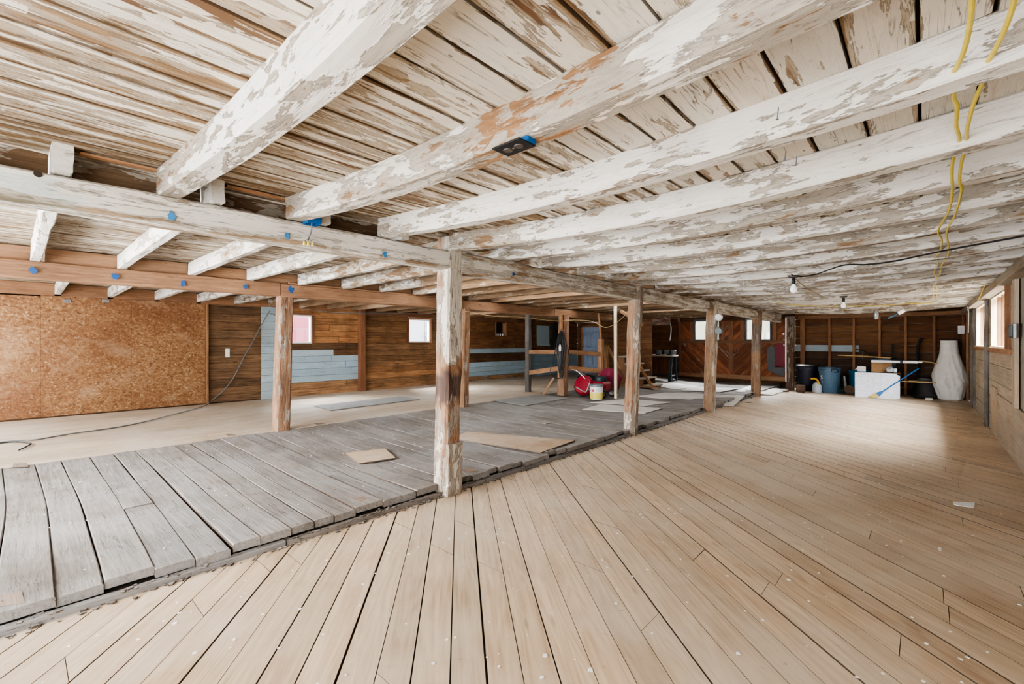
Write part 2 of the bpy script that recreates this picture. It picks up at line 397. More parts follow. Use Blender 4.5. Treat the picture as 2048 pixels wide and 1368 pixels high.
# ------------------------------------------------------------------ floors
def clip(poly, a, b, c):          # keep a*x+b*y<=c
    out = []
    for i in range(len(poly)):
        p, q = poly[i], poly[(i + 1) % len(poly)]; fp = a * p[0] + b * p[1] - c; fq = a * q[0] + b * q[1] - c
        if fp <= 0: out.append(p)
        if (fp < 0 < fq) or (fq < 0 < fp):
            t = fp / (fp - fq); out.append((p[0] + (q[0] - p[0]) * t, p[1] + (q[1] - p[1]) * t))
    return out
fl = MB(); ang = math.radians(49); dx, dy = -math.sin(ang), math.cos(ang); nx, ny = dy, -dx   # boards run d, stacked along n
x0, x1, y0, y1 = -3.255, XR - .005, YF, YB
vmin = min(x * nx + y * ny for x in (x0, x1) for y in (y0, y1)); vmax = max(x * nx + y * ny for x in (x0, x1) for y in (y0, y1))
v = vmin
while v < vmax:
    w = U(.142, .156); gap = U(.0025, .0045) if rnd() < .6 else U(.006, .012)
    u = -16 + U(0, 3)
    while u < 17:
        ln = U(2.2, 4.6); ue = u + ln
        # cut ends along the joist lines (x = const on the right, y = const on the left)
        cu, cv = ue, v + w / 2; cx, cy = cu * dx + cv * nx, cu * dy + cv * ny
        if x0 - 4 < cx < x1 + 4:
            u0 = u; P = [(u0 * dx + v * nx, u0 * dy + v * ny), (ue * dx + v * nx, ue * dy + v * ny), (ue * dx + (v + w) * nx, ue * dy + (v + w) * ny), (u0 * dx + (v + w) * nx, u0 * dy + (v + w) * ny)]
            # shear the ends
            def sh(uu, left):
                r = []
                for vv in (v, v + w):
                    dv = vv - (v + w / 2)
                    if left: du = -dv * ny / dy      # y const
                    else: du = -dv * nx / dx         # x const
                    r.append(((uu + du) * dx + vv * nx, (uu + du) * dy + vv * ny))
                return r
            sx = (u * dx + cv * nx) < -1.45; ex = cx < -1.45
            A = sh(u + .002, sx); B = sh(ue - .002, ex)
            P = [A[0], B[0], B[1], A[1]]
            for k in ((1, 0, x1), (-1, 0, -x0), (0, 1, y1), (0, -1, -y0)):
                if P: P = clip(P, *k)
            if len(P) >= 3:
                ar = sum(P[i][0] * P[(i + 1) % len(P)][1] - P[(i + 1) % len(P)][0] * P[i][1] for i in range(len(P)))
                if ar < 0: P = P[::-1]
                t = tv(.90, 1.07, .035)
                if rnd() < .12: t = tmul(t, (.84, .83, .84))
                fl.poly(P, -.024, U(-.0012, .0012), (dx, dy), t)
        u = ue
    v += w + gap
fl_b = MB(); fl_b.box((x0, y0, -.09), (x1, y1, -.026), 1)
tag(fl.build('floor', M['tan']), kind='structure'); tag(fl_b.build('floor', M['underfloor']), kind='structure')

fd = MB(); y = YF
while y < YB:
    w = U(.15, .26); xs = [-6.80]
    if rnd() < .35: xs.append(U(-6.0, -4.2))
    xs.append(-3.285)
    for i in range(len(xs) - 1):
        a, b = xs[i] + .003, xs[i + 1] - .002
        if i == len(xs) - 2: b += U(-.035, .04)
        za = U(-.005, .005); zb = U(-.009, .009); n = 10; g = U(.002, .008); t = tv(.88, 1.1, .025); sk = U(-.006, .006)
        off = Vector((U(0, 50), U(0, 50), 0)); vs = []; bc = []; fs = []; ti = []
        for k in range(n + 1):
            x = a + (b - a) * k / n; zz = deckz(x) + za + (zb - za) * k / n
            wob = .007 * noise.noise(Vector((x * 1.1, y * 3, 0))); lw = .012 * noise.noise(Vector((x * .8, y * 2, 5))) + .035 * math.sin(math.pi * (x + 6.8) / 3.5)
            endk = 1.25 if k == n else 1
            for (yy, z) in ((y + lw + g / 2 + sk * k / n, zz - .05), (y + lw + g / 2 + sk * k / n, zz - .004), (y + lw + g / 2 + .006 + sk * k / n, zz + wob), (y + lw + w - g / 2 - .006 + sk * k / n, zz + wob + .002), (y + lw + w - g / 2 + sk * k / n, zz - .004), (y + lw + w - g / 2 + sk * k / n, zz - .05)):
                vs.append((x, yy, z)); bc.append((x + off.x, yy - y + off.y, z)); ti.append(tuple(c * endk for c in t))
        for k in range(n):
            for j in (1, 2, 3): fs.append((k * 6 + j, k * 6 + j + 1, (k + 1) * 6 + j + 1, (k + 1) * 6 + j))
        fs.append(tuple(n * 6 + j for j in range(6))[::-1]); fs.append(tuple(range(6)))
        fd.add(vs, fs, bc, ti, 0.)
        fd.add(vs, [(k * 6 + j, k * 6 + j + 1, (k + 1) * 6 + j + 1, (k + 1) * 6 + j) for k in range(n) for j in (0, 4)], bc, ti, 0., [1.] * len(vs))
    y += w
fd_b = MB(); fd_b.box((-6.8, YF, -.05), (-3.30, YB, .02), 1); tag(fd_b.build('floor', M['dark']), kind='structure')
for (px, py, sx, sy) in ((20, 1206, .10, .05), (730, 998, .10, .05), (940, 940, .09, .04), (42, 943, .14, .05), (462, 879, .12, .04), (640, 856, .08, .05), (1190, 875, .08, .04), (1495, 797, .08, .05)):
    p = at(px, py, z=deckz(-5) if px < 700 else .095)
    zc = deckz(p.x) + .006
    Q = [(p.x - sx, p.y - sy), (p.x + sx * .4, p.y - sy * 1.2), (p.x + sx, p.y + sy), (p.x - sx * .7, p.y + sy * .8)]
    fd.poly(Q, zc - .004, zc + .0015, (1, 0), (1.35, .95, .66))
tag(fd.build('floor', M['greyfloor']), kind='structure')

fe = MB(); x = XL
while x < -6.8:
    w = min(U(.13, .2), -6.8 - x + .001); yy = YF
    while yy < YB:
        ln = U(2.5, 4.5); e = min(yy + ln, YB)
        fe.box((x + .0015, yy + .001, .10), (x + w - .0015, e - .001, .14 + U(-.001, .001)), 1, tv(.9, 1.08, .03), ch=.0015); yy = e
    x += w
fe.box((XL, YF, .0), (-6.8, YB, .098), 1, (.3, .25, .2))
tag(fe.build('floor', M['leftfloor']), kind='structure')

# step strip and rubble at the edge of the old deck
tr = MB(); yy = YF
while yy < 15.2:
    e = yy + U(.9, 2.2)
    tr.beam((-3.262, yy, .012), (-3.262 + U(-.004, .006), e - .01, .012), .05, U(.035, .05), seg=8, jit=.006, tint=tv(.8, 1.2)); yy = e
tag(tr.build('trim_1', M['greyfloor']), kind='structure')
rb = MB()
for i in range(1500):
    yy = YF + 17 * rnd(); s = U(.004, .016); xx = random.gauss(-3.24, .025); zz = .03 if xx < -3.24 else 0.002
    a = U(0, 6.3); q = [(xx + s * math.cos(a + k), yy + s * math.sin(a + k) * U(.5, 1.6)) for k in (0, 1.7, 3.1, 4.6)]
    rb.poly(q, zz, zz + s * U(.3, .8), (1, 0), tv(.8, 2.2, .1))
tag(rb.build('sawdust_rubble', M['greyfloor']), 'pale splinters and dust along the edge of the grey plank deck', 'debris', kind='stuff')
fk = MB()
for i in range(420):
    xx, yy = U(-3, .7), abs(random.gauss(1.5, 3.5)) - .8
    if yy < YF or yy > 15: continue
    s = U(.003, .011); a = U(0, 6.3); q = [(xx + s * math.cos(a + k) * U(.6, 1.3), yy + s * math.sin(a + k) * U(.6, 1.3)) for k in (0, 1.2, 2.6, 3.9, 5)]
    fk.poly(q, .001, .0025, (1, 0))
for i in range(160):
    xx, yy = U(-6.5, -3.5), abs(random.gauss(2, 4)); s = U(.003, .008); a = U(0, 6.3); z = deckz(xx) + .008
    fk.poly([(xx + s * math.cos(a + k), yy + s * math.sin(a + k)) for k in (0, 1.8, 3.4, 5)], z, z + .0015, (1, 0))
tag(fk.build('paint_flakes', M['paperw']), 'small white paint flakes scattered over the floor boards', 'debris', kind='stuff')

# ------------------------------------------------------------------ ceilings
cl = MB()
x = -3.19
while x < XR + .05:
    w = U(.15, .2); a, b = x + .003, x + w - U(.002, .006); yy = YF
    while yy < YB:
        e = min(yy + U(2.6, 5.2), YB); dz = U(-.003, .003); t = tv(.78, 1.12, .05); pa = U(.50, .68)
        if rnd() < .18: pa -= .16
        off = Vector((U(0, 50), U(0, 50), 0)); vs = []; bc = []; pv = []; ev = []
        n = max(2, int((e - yy) / .3))
        for k in range(n + 1):
            Y = yy + .002 + (e - yy - .004) * k / n
            for (X, zz, eg) in ((a, .025, 1), (a + .002, .001, .9), (a + .02, 0, 0), (b - .02, 0, 0), (b - .002, .001, .9), (b, .025, 1)):
                vs.append((X, Y, 2.38 + csag(X) + dz + zz)); bc.append((Y + off.x, X - a + off.y, zz))
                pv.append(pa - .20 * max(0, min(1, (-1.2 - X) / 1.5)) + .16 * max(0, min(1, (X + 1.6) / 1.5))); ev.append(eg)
        fs = [(k * 6 + j, k * 6 + j + 1, (k + 1) * 6 + j + 1, (k + 1) * 6 + j)[::-1] for k in range(n) for j in range(5)] + [tuple(range(6)), tuple(n * 6 + j for j in range(6))[::-1]]
        cl.add(vs, fs, bc, t, pv, ev); yy = e
    x += w
for k in range(12):
    xa, xb = -3.2 + k * 4.1 / 12, -3.2 + (k + 1) * 4.1 / 12
    za = 2.41 + csag(xa); zb = 2.41 + csag(xb)
    cl.add([(xa, YF, za), (xb, YF, zb), (xb, YB, zb), (xa, YB, za)], [(0, 3, 2, 1)], [(0, 0, 0)] * 4, (.18, .12, .08), 0.)
x = -6.85
while x < -3.22:
    w = min(U(.10, .15), -3.215 - x + .002); yy = YF
    while yy < YB:
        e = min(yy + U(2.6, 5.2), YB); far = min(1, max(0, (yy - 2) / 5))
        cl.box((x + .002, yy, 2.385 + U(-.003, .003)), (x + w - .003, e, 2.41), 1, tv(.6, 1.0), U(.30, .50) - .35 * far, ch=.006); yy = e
    x += w
x = XL
while x < -6.87:
    w = U(.12, .17); yy = YF
    while yy < YB:
        e = min(yy + U(2.6, 5.2), YB)
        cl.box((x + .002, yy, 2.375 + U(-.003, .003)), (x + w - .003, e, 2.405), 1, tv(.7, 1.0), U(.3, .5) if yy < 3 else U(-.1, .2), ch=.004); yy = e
    x += w
cl.box((XL - .1, YF, 2.412), (XG1 - .03, YB, 2.43), 1, (.2, .14, .1), 0.)
tag(cl.build('ceiling', M['ceil']), kind='structure')
# outer roof slab keeps the sky out
rs = MB(); rs.box((XL - .2, YF, 2.47), (XR + .3, YB + .2, 2.55), 1, (.3, .25, .2)); tag(rs.build('ceiling', M['brown']), kind='structure')

# ------------------------------------------------------------------ joists
def rj(k):        # end points of the right bay joists
    yl = .65 + .69 * k
    yr = .62 + .64 * k if k <= 8 else yl - .43
    return yl, yr
k = 0
while True:
    yl, yr = rj(k)
    if yl > YB - .1: break
    wj = [.115, .11, .10, .10, .11][k] if k < 5 else U(.08, .11)
    sx = (yr - yl) / 3.5; yR = yl + sx * (XR - .02 + 3.2)
    sag = 1.0 if k < 4 else .8; z0 = 2.235; hj = .15
    dzr = U(-.012, .012) if k > 2 else 0
    def zf(P, sag=sag): return csag(P.x) if P.z > 2.3 else csag(P.x) * sag
    pb = [.52, .50, .60, .62, .54, .56, .5, .54][k] if k < 8 else U(.46, .58)
    def pf(P, L, k=k, pb=pb):
        q = pb + .12 * noise.noise(Vector((P.x * 1.3, k * 7.1, 0)))
        if P.x < -2.2: q -= .12 * (-2.2 - P.x)
        if k == 1 and -1.25 < P.x < -.62 and P.z < 2.30: q -= .16
        if k == 3 and P.x < -2.0: q -= .1
        return q
    def tf(P, L, k=k):
        if k == 1 and -1.25 < P.x < -.62: return (1.35, 1.1, .88)
        return (1, 1, 1)
    m = MB(); xl = -3.2 if k != 3 else -3.16
    m.beam((XR - .02, yR - wj / 2, z0 + hj / 2 + dzr), (xl, yl - wj / 2, z0 + hj / 2), wj, hj + .004, seg=30, jit=.005, cham=.008, zfn=zf, pfn=pf, tfn=tf, nr=20, js=1.6)
    o = m.build('ceiling_joist', M['joist'])
    near = ['nearest the camera', 'with the black outlet'][k] if k < 2 else ORD[k] + ' from the camera'
    tag(o, ('peeling white joist over the tan plank floor, ' + near), 'joist', 'white joists over the right bay')
    k += 1
NR = k
for k in range(24):
    yc = .155 + .662 * k
    if yc > YB - .1: break
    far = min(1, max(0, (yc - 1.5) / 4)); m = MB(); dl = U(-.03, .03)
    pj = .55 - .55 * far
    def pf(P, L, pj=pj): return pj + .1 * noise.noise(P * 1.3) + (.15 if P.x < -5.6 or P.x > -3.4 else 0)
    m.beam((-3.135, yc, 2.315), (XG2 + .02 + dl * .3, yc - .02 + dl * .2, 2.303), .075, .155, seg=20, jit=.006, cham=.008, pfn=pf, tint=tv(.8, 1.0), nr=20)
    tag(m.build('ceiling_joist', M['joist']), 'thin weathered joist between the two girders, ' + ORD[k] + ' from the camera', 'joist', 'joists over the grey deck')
for k in range(24):
    yc = .45 + .662 * k
    if yc > YB - .1: break
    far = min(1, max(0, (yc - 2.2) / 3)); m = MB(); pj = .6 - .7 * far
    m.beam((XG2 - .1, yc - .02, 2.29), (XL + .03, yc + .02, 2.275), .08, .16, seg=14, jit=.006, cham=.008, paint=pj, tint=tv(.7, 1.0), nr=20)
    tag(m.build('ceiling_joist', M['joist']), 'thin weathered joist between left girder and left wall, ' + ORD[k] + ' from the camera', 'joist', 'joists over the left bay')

# ------------------------------------------------------------------ posts
POSTS = [ # x, y, side, lean x, lean y, z0, ztop
    (-3.295, 2.70, .185, .035, .03, 0, 2.36), (-3.30, 6.28, .19, .07, .05, 0, 2.23), (-3.20, 9.38, .19, .05, .06, 0, 2.22), (-3.25, 12.95, .20, .03, .03, 0, 2.2)]
PL = ['thick hewn post nearest the camera with a dark burnt band', 'rounded orange-brown log post, next one behind the burnt post', 'squared brown timber post carrying two cable insulators', 'post with a blue-grey painted upper half']
def post(name, x, y, sd, lx, ly, z0, z1, label, mat, tfn=None, pfn=None, jit=.012, cham=.02, group=None, tint=(1, 1, 1), paint=.2):
    r = empty(name, (x, y, z0), label, 'post', group)
    m = MB(); m.beam((x, y, z0), (x + lx, y + ly, z1), sd, sd, up=(0, 1, 0), seg=44, jit=jit, cham=cham, tint=tint, paint=paint, tfn=tfn, pfn=pfn, nr=20, js=2.2)
    m.build('shaft', mat, r); return r
def t1(P, L):
    n = noise.noise(P * 5) * .5 + noise.noise(P * 14) * .3; z = P.z + n * .22
    c = (.92, .9, .88)
    if .86 < z < 1.14: c = (.30, .28, .36)
    elif 1.14 <= z < 1.28: c = (1.15, .92, .74)
    elif .55 < z <= .86: c = (1.0, .8, .66) if n > 0 else (.75, .68, .7)
    elif .3 < z <= .55: c = (1.15, .9, .75)
    return c
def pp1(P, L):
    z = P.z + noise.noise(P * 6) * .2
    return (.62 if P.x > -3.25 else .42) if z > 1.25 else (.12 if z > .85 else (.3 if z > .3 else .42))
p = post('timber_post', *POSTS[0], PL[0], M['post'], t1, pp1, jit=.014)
m = MB(); m.beam((-3.195, 2.70, .0), (-3.193, 2.71, .47), .17, .05, up=(1, 0, 0), seg=8, jit=.006, paint=.42); m.build('patch_board', M['post'], p)
def t2(P, L):
    n = noise.noise(P * 4); return (1.12 + .1 * n, .92, .78) if n > -.1 else (.95, .9, .84)
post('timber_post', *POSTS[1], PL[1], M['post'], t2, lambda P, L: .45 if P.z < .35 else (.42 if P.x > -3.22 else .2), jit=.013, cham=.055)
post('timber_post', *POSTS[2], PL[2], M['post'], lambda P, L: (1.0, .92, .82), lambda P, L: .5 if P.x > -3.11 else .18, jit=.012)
post('timber_post', *POSTS[3], PL[3], M['post'], lambda P, L: (.55, .66, .82) if 1.15 < P.z + noise.noise(P * 7) * .1 < 1.85 else (.9, .8, .72), lambda P, L: .2, jit=.01)
G2P = [((-6.83, 2.56, .19, .02, .05, .13, 2.06), 'brown post under the left girder with blue spray dots at its top', (1.0, .82, .72), .2, .008),
       ((-6.70, 5.92, .17, .02, .02, .13, 2.06), 'slim brown post partly behind the burnt post', (.9, .74, .6), .1, .01),
       ((-6.38, 8.78, .20, .0, .05, .13, 2.04), 'stout reddish log post with black hoses hung on it', (.95, .78, .72), .15, .012)]
for a, lb, tn, pa, ji in G2P: post('timber_post', *a, lb, M['post'], jit=ji, tint=tn, paint=pa)
post('timber_post', -7.43, 8.75, .13, 0, 0, .14, 2.28, 'narrow dark grey pole standing left of the hose post', M['greyfloor'], jit=.01, tint=(.45, .45, .45), paint=0)
post('timber_post', -6.0, 9.86, .11, 0, .02, .13, 1.47, 'short orange square pen post behind the hose post', M['orange'], jit=.004, cham=.006, tint=(.95, .85, .75), paint=0)
post('timber_post', -6.12, 10.35, .10, 0, .0, .13, 1.3, 'rough grey-brown pen post behind the short orange one', M['brown'], jit=.006, cham=.006, tint=(1.2, 1.15, 1.1), paint=0)
post('prop_stick', -5.20, 9.2, .055, -.02, .02, .12, 2.22, 'clean pale two-by-four prop standing from floor to ceiling', M['pale'], jit=0, cham=.003, paint=0)
post('timber_post', -2.93, 15.35, .22, 0, 0, 0, 2.15, 'weathered corner post with flaking white and red paint', M['post'], tfn=lambda P, L: (.45, .42, .45), pfn=lambda P, L: .42 if P.z > 1.1 else .1, jit=.012)

# ------------------------------------------------------------------ girders
def marks(parent, pts, mat, s=.028, plane='x', val=0, label='blue spray paint mark'):
    for (px, py) in pts:
        c = at(px, py, x=val); q = []
        for k in range(11):
            a = 2 * math.pi * k / 11; r = s * U(.6, 1.25); q.append((val + .004, c.y + r * math.cos(a) * .9, c.z + r * math.sin(a) * 1.1))
        mm = MB(); mm.add(q + [(val - .004, b, cc) for _, b, cc in q], [tuple(range(11)), tuple(range(21, 10, -1))] + [(i, 11 + i, 11 + (i + 1) % 11, (i + 1) % 11) for i in range(11)], [(0, 0, 0)] * 22)
        o = mm.build('paint_mark', mat, parent); o['label'] = label
ends = [YF, 2.62, 6.2, 9.3, 12.9, 15.4]
gl = ['left stretch of the front white girder, running in from the frame edge to the burnt post', 'white front girder stretch between burnt post and rounded log post', 'front girder stretch between the log post and the insulator post', 'front girder stretch between insulator post and blue-grey post', 'last front girder stretch reaching the weathered corner post']
zb = [(2.07, 2.05), (2.04, 2.02), (2.03, 2.01), (2.02, 2.0), (2.0, 2.0)]
for i in range(5):
    y0_, y1_ = ends[i] + (.0 if i == 0 else .16), ends[i + 1] + .02
    xx = XG1 - .08; r = empty('girder_beam', (xx, y0_, zb[i][0]), gl[i], 'beam', 'front girder over the floor edge')
    m = MB(); h0 = 2.235 - zb[i][0]
    def tf(P, L): return (.6, .84, 1.0) if P.y < .22 + .2 * noise.noise(P * 5) and P.z < 2.2 else (1, 1, 1)
    pfn = (lambda P, L: .62 if P.z > 2.1 else .42) if i == 0 else (lambda P, L: .48 + .1 * noise.noise(P * 2))
    m.beam((xx, y0_, 2.235 - h0 / 2), (xx, y1_, 2.235 - h0 / 2 - (.01 if i < 2 else .015)), .16, h0, seg=60, jit=.007, cham=.015, pfn=pfn, tfn=tf, nr=20, js=1.4)
    m.build('timber', M['girder'], r)
    if i == 0:
        marks(r, [(342, 432), (574, 471), (769, 508)], M['bluep'], .022, val=XG1 + .004)
        m = MB(); c = at(76, 348, x=XG1 + .002)
        m.lathe([(.016, 0), (.016, .006)], c, 16, M=Matrix.Rotation(math.pi / 2, 4, 'Y')); m.build('drilled_hole', M['dark'], r)
    if i == 1: marks(r, [(1027, 548)], M['bluedk'], .016, val=XG1 + .006)
e2 = [YF, 2.5, 5.85, 8.7, 11.3]
g2 = ['left orange-brown girder stretch at the frame edge, with blue sprayed marks', 'left girder stretch between the blue-dotted post and the slim brown post', 'left girder stretch ending on the hose post', 'left girder stretch beyond the hose post']
for i in range(4):
    r = empty('girder_beam', (XG2 - .09, e2[i], 2.05), g2[i], 'beam', 'left girder')
    m = MB(); m.beam((XG2 - .09 + .06 * i, e2[i], 2.14 - .01 * i), (XG2 - .09 + .06 * (i + 1), e2[i + 1] - .01, 2.135 - .012 * i), .18, .18, seg=24, jit=.006, cham=.01, tint=(.95, .85, .78), nr=20)
    m.build('timber', M['orange'], r)
    if i == 0:
        for q_ in ((66, 540), (231, 553), (366, 567), (491, 573)): marks(r, [q_], M['bluedk'], .035, val=XG2 + .014 + .06 * (at(*q_, x=XG2).y - YF) / (2.5 - YF), label='dark blue spray paint mark')
    if i == 1:
        m = MB(); m.beam((XG2 + .02, e2[i] + .12, 2.20), (XG2 + .08, e2[i + 1] - .01, 2.185), .045, .10, seg=10, jit=.002, tint=(1.05, .95, .85)); m.build('nailer_plank', M['orange'], r)
        marks(r, [(700, 588)], M['bluedk'], .03, val=XG2 + .05); marks(r, [(582, 580)], M['bluedk'], .05, val=XG2 + .06)
# blocking boards between the joists
bl = [.155 + .662 * k for k in range(24)]
for k in range(10):
    a = (YF if k == 0 else bl[k - 1] + .045); b = bl[k] - .045
    m = MB(); m.box((XG2 - .05, a, 2.225), (XG2 - .015, b, 2.375), 1, tmul(tv(.9, 1.1), (1, .92, .85)), ch=.003)
    tag(m.build('blocking_board', M['orange']), 'orange filler board standing on the left girder, ' + ORD[k] + ' from the left frame edge', 'board', 'filler boards on the left girder')
for k in range(8):
    a = (YF if k == 0 else .45 + .662 * (k - 1) + .06); b = .45 + .662 * k - .02
    m = MB(); m.box((XL + .03, a, 2.17), (XL + .07, b, 2.37), 1, tmul(tv(.8, 1.0), (.9, .75, .65)), ch=.003)
    tag(m.build('blocking_board', M['orange']), 'brown filler board above the left wall, ' + ORD[k] + ' from the left frame edge', 'board', 'filler boards above the left wall')

# ------------------------------------------------------------------ walls
def subtract(rects, op):
    out = []
    for (a, b, c, d) in rects:
        A, B, Cc, D = op
        if B <= a or A >= b or D <= c or Cc >= d: out.append((a, b, c, d)); continue
        if a < A: out.append((a, A, c, d))
        if B < b: out.append((B, b, c, d))
        if c < Cc: out.append((max(a, A), min(b, B), c, Cc))
        if D < d: out.append((max(a, A), min(b, B), D, d))
    return out
def rows(m, plane, coord, th, a0, a1, z0, z1, h, fn, ops=(), gap=.0, vert=False, maxlen=3.2):
    """boards on a wall. plane 'x' (runs along y) or 'y' (runs along x); th>0 goes outwards"""
    p, pe = (z0, z1) if not vert else (a0, a1)
    while p < pe - .01:
        w = min(h * U(.92, 1.08), pe - p); q, qe = (a0, a1) if not vert else (z0, z1)
        while q < qe - .01:
            e = min(q + U(.5, 1) * maxlen, qe)
            if qe - e < .3: e = qe
            R = [(q, e, p, p + w - gap)] if not vert else [(p, p + w - gap, q, e)]
            for o in ops: R = [r for rr in R for r in subtract([rr], o)]
            t, pa = fn((q + e) / 2 if not vert else p, p if not vert else q)
            dj = U(-.003, .003)
            for (a, b, c, d) in R:
                if b - a < .004 or d - c < .004: continue
                s = .0035
                if plane == 'x':
                    lo = (min(coord + dj, coord + th), a + s, c + s * .5); hi = (max(coord + dj, coord + th), b - s, d - s * .5)
                    m.box(lo, hi, 2 if vert else 1, t, pa, ch=.006)
                else:
                    lo = (a + s, min(coord + dj, coord + th), c + s * .5); hi = (b - s, max(coord + dj, coord + th), d - s * .5)
                    m.box(lo, hi, 2 if vert else 0, t, pa, ch=.006)
            q = e
        p += w
W1 = (4.02, 4.73, 1.365, 2.03); W2 = (7.45, 8.20, 1.385, 2.06); W3 = (10.95, 11.45, 1.62, 2.06)
m = MB()
rows(m, 'x', XL, -.03, 2.60, 3.62, .14, 2.2, .17, lambda a, z: (tmul(tv(.6, .95, .06), (.85, .9, 1.0)), 0))
def fB(a, z):
    if z < .3: return tmul(tv(.95, 1.15), (1.25, 1.25, 1.25)), 0
    if z < 1.02: return tmul(tv(.72, 1.1, .12), (.92, 1.0, 1.06)), .93
    if z < 1.14: return (tv(), .9) if a < 5.0 else (tmul(tv(), (.45, .42, .4)), 0)
    if z < 1.36: return tmul(tv(), (.42, .4, .4)), 0
    return tmul(tv(.95, 1.1), (1.35, 1.1, .85)), 0
rows(m, 'x', XL, -.03, 3.62, 3.95, .14, 1.36, .17, lambda a, z: (tv(.9, 1.1), .85)); rows(m, 'x', XL, -.03, 3.62, 4.02, 1.36, 2.2, .17, lambda a, z: (tv(.7, 1.1), .8))
rows(m, 'x', XL, -.03, 3.95, 5.93, .14, 2.2, .155, fB, [W1, (3.9, 4.02, 1.36, 2.2)], maxlen=2.2)
rows(m, 'x', XL, -.03, 5.93, 9.0, .14, 2.2, .15, lambda a, z: (tmul(tv(.8, 1.15, .07), (.85, .78, .72) if z > .5 else (1.2, 1.1, 1.0)), 0), [W2])
def fD(a, z):
    if .9 < z < 1.17 or (.2 < z < .66): return tmul(tv(.65, .95, .1), (.92, 1, 1.06)), .9
    if z <= .2: return tmul(tv(), (1.2, 1.2, 1.2)), .3
    if z < 1.0: return tmul(tv(), (.4, .36, .34)), 0
    return tmul(tv(.8, 1.1), (.85, .66, .55)), 0
rows(m, 'x', XL, -.03, 9.0, 12.5, .14, 2.2, .15, fD, [W3])
rows(m, 'x', XL, -.03, 12.5, YB, .14, 2.2, .17, lambda a, z: (tmul(tv(.8, 1.1), (.75, .62, .5)), 0) if z > 1.0 else (tmul(tv(.5, .7), (.6, .8, .9)), .75))
m.box((XL - .03, YF, 2.19), (XL, YB, 2.40), 1, (.5, .42, .36)); R_ = [(YF, YB, 0, 2.42)]
for o_ in (W1, W2, W3): R_ = subtract(R_, o_)
for (a, b, c, d) in R_: m.box((XL - .05, a, c), (XL - .036, b, d), 1, (.12, .1, .08))
m.box((XL, YF, .14), (XL + .018, 3.6, .165), 1, (.25, .22, .2))
tag(m.build('wall_left', M['brown']), kind='structure')
for (a, b), lb in zip([(YF, .27), (.27, 1.42), (1.42, 2.575)], ['orange strand board sheet on left wall, cut by the left frame edge', 'orange strand board sheet on left wall between its two neighbours', 'orange strand board sheet on left wall beside the grey-brown planks']):
    m = MB(); m.box((XL + .002, a + .0015, .155), (XL + .016, b - .0015, 2.15 + .02 * (b > 1)), 2, ch=.001)
    tag(m.build('strand_board_sheet', M['osb']), lb, 'wood panel', 'strand board sheets on the left wall')
m = MB(); m.box((XL - .01, 2.58, .14), (XL + .05, 2.625, 2.19), 2, (1, .85, .7), ch=.003); tag(m.build('wall_batten', M['orange']), 'narrow upright batten at the right edge of the strand board', 'batten')
m = MB(); m.beam((XL + .07, 5.98, .14), (XL + .07, 5.98, 2.36), .15, .14, up=(0, 1, 0), seg=10, jit=.004, tint=(.62, .42, .33)); tag(m.build('wall_post', M['orange']), 'dark reddish post against the left wall beside the pale blue boards', 'post')
m = MB(); m.beam((XL + .07, 12.6, .14), (XL + .07, 12.6, 2.36), .12, .12, up=(0, 1, 0), seg=10, jit=.004, tint=(.7, .5, .4)); tag(m.build('wall_post', M['orange']), 'brown post against the left wall behind the grey pole', 'post')
m = MB(); m.box((XL + .0, 5.95, 2.10), (XL + .08, 12, 2.22), 1, (.55, .42, .35), ch=.003); m.box((XL, 2.62, 2.18), (XL + .06, 5.9, 2.28), 1, (.75, .6, .5), ch=.003)
tag(m.build('trim_2', M['orange']), kind='structure')

def back(m, a0, a1, z0, z1, ops=()):
    R = [(a0, a1, z0, z1)]
    for o in ops: R = [r for rr in R for r in subtract([rr], o)]
    for (a, b, c, d) in R: m.box((XL - .045, a, c), (XL - .031, b, d), 1, (.12, .1, .08))
def window(name, plane, coord, a0, a1, z0, z1, fr=.04, out=-.08, mull_h=None, mull_v=None, mat='trimw', parent=None, face=.0):
    """frame ring with sill, pane behind"""
    if parent is None: r = bpy.data.objects.new(name, None); C.objects.link(r); r.location = ((coord, (a0 + a1) / 2, z0) if plane == 'x' else ((a0 + a1) / 2, coord, z0)); r['kind'] = 'structure'
    else: r = parent
    fm = MB(); lo, hi = sorted((coord + face, coord + out))
    def bx(a, b, c, d, l=lo, h=hi):
        if plane == 'x': fm.box((l, a, c), (h, b, d), 2 if d - c > b - a else 1, ch=.003)
        else: fm.box((a, l, c), (b, h, d), 2 if d - c > b - a else 0, ch=.003)
    bx(a0, a1, z0, z0 + fr); bx(a0, a1, z1 - fr, z1); bx(a0, a0 + fr, z0 + fr, z1 - fr); bx(a1 - fr, a1, z0 + fr, z1 - fr)
    md = (lo + hi) / 2
    if mull_h: bx(a0 + fr, a1 - fr, mull_h - .008, mull_h + .008, md - .012, md + .012)
    if mull_v: bx(mull_v - .02, mull_v + .02, z0 + fr, z1 - fr, md - .02, md + .02)
    fo = fm.build('window_frame', M[mat], None)
    fo.parent = r; 
    fo.location = fo.location - (r.location if parent is None else r.location)
    gm = MB()
    if plane == 'x': gm.box((md - .002, a0 + fr, z0 + fr), (md + .002, a1 - fr, z1 - fr), 1)
    else: gm.box((a0 + fr, md - .002, z0 + fr), (a1 - fr, md + .002, z1 - fr), 0)
    go = gm.build('pane', M['glass'], None); go.parent = fo; go.location = go.location - r.location - fo.location
    return r
r = window('window_1', 'x', XL, *W1, fr=.035, mull_h=1.70, face=.01)
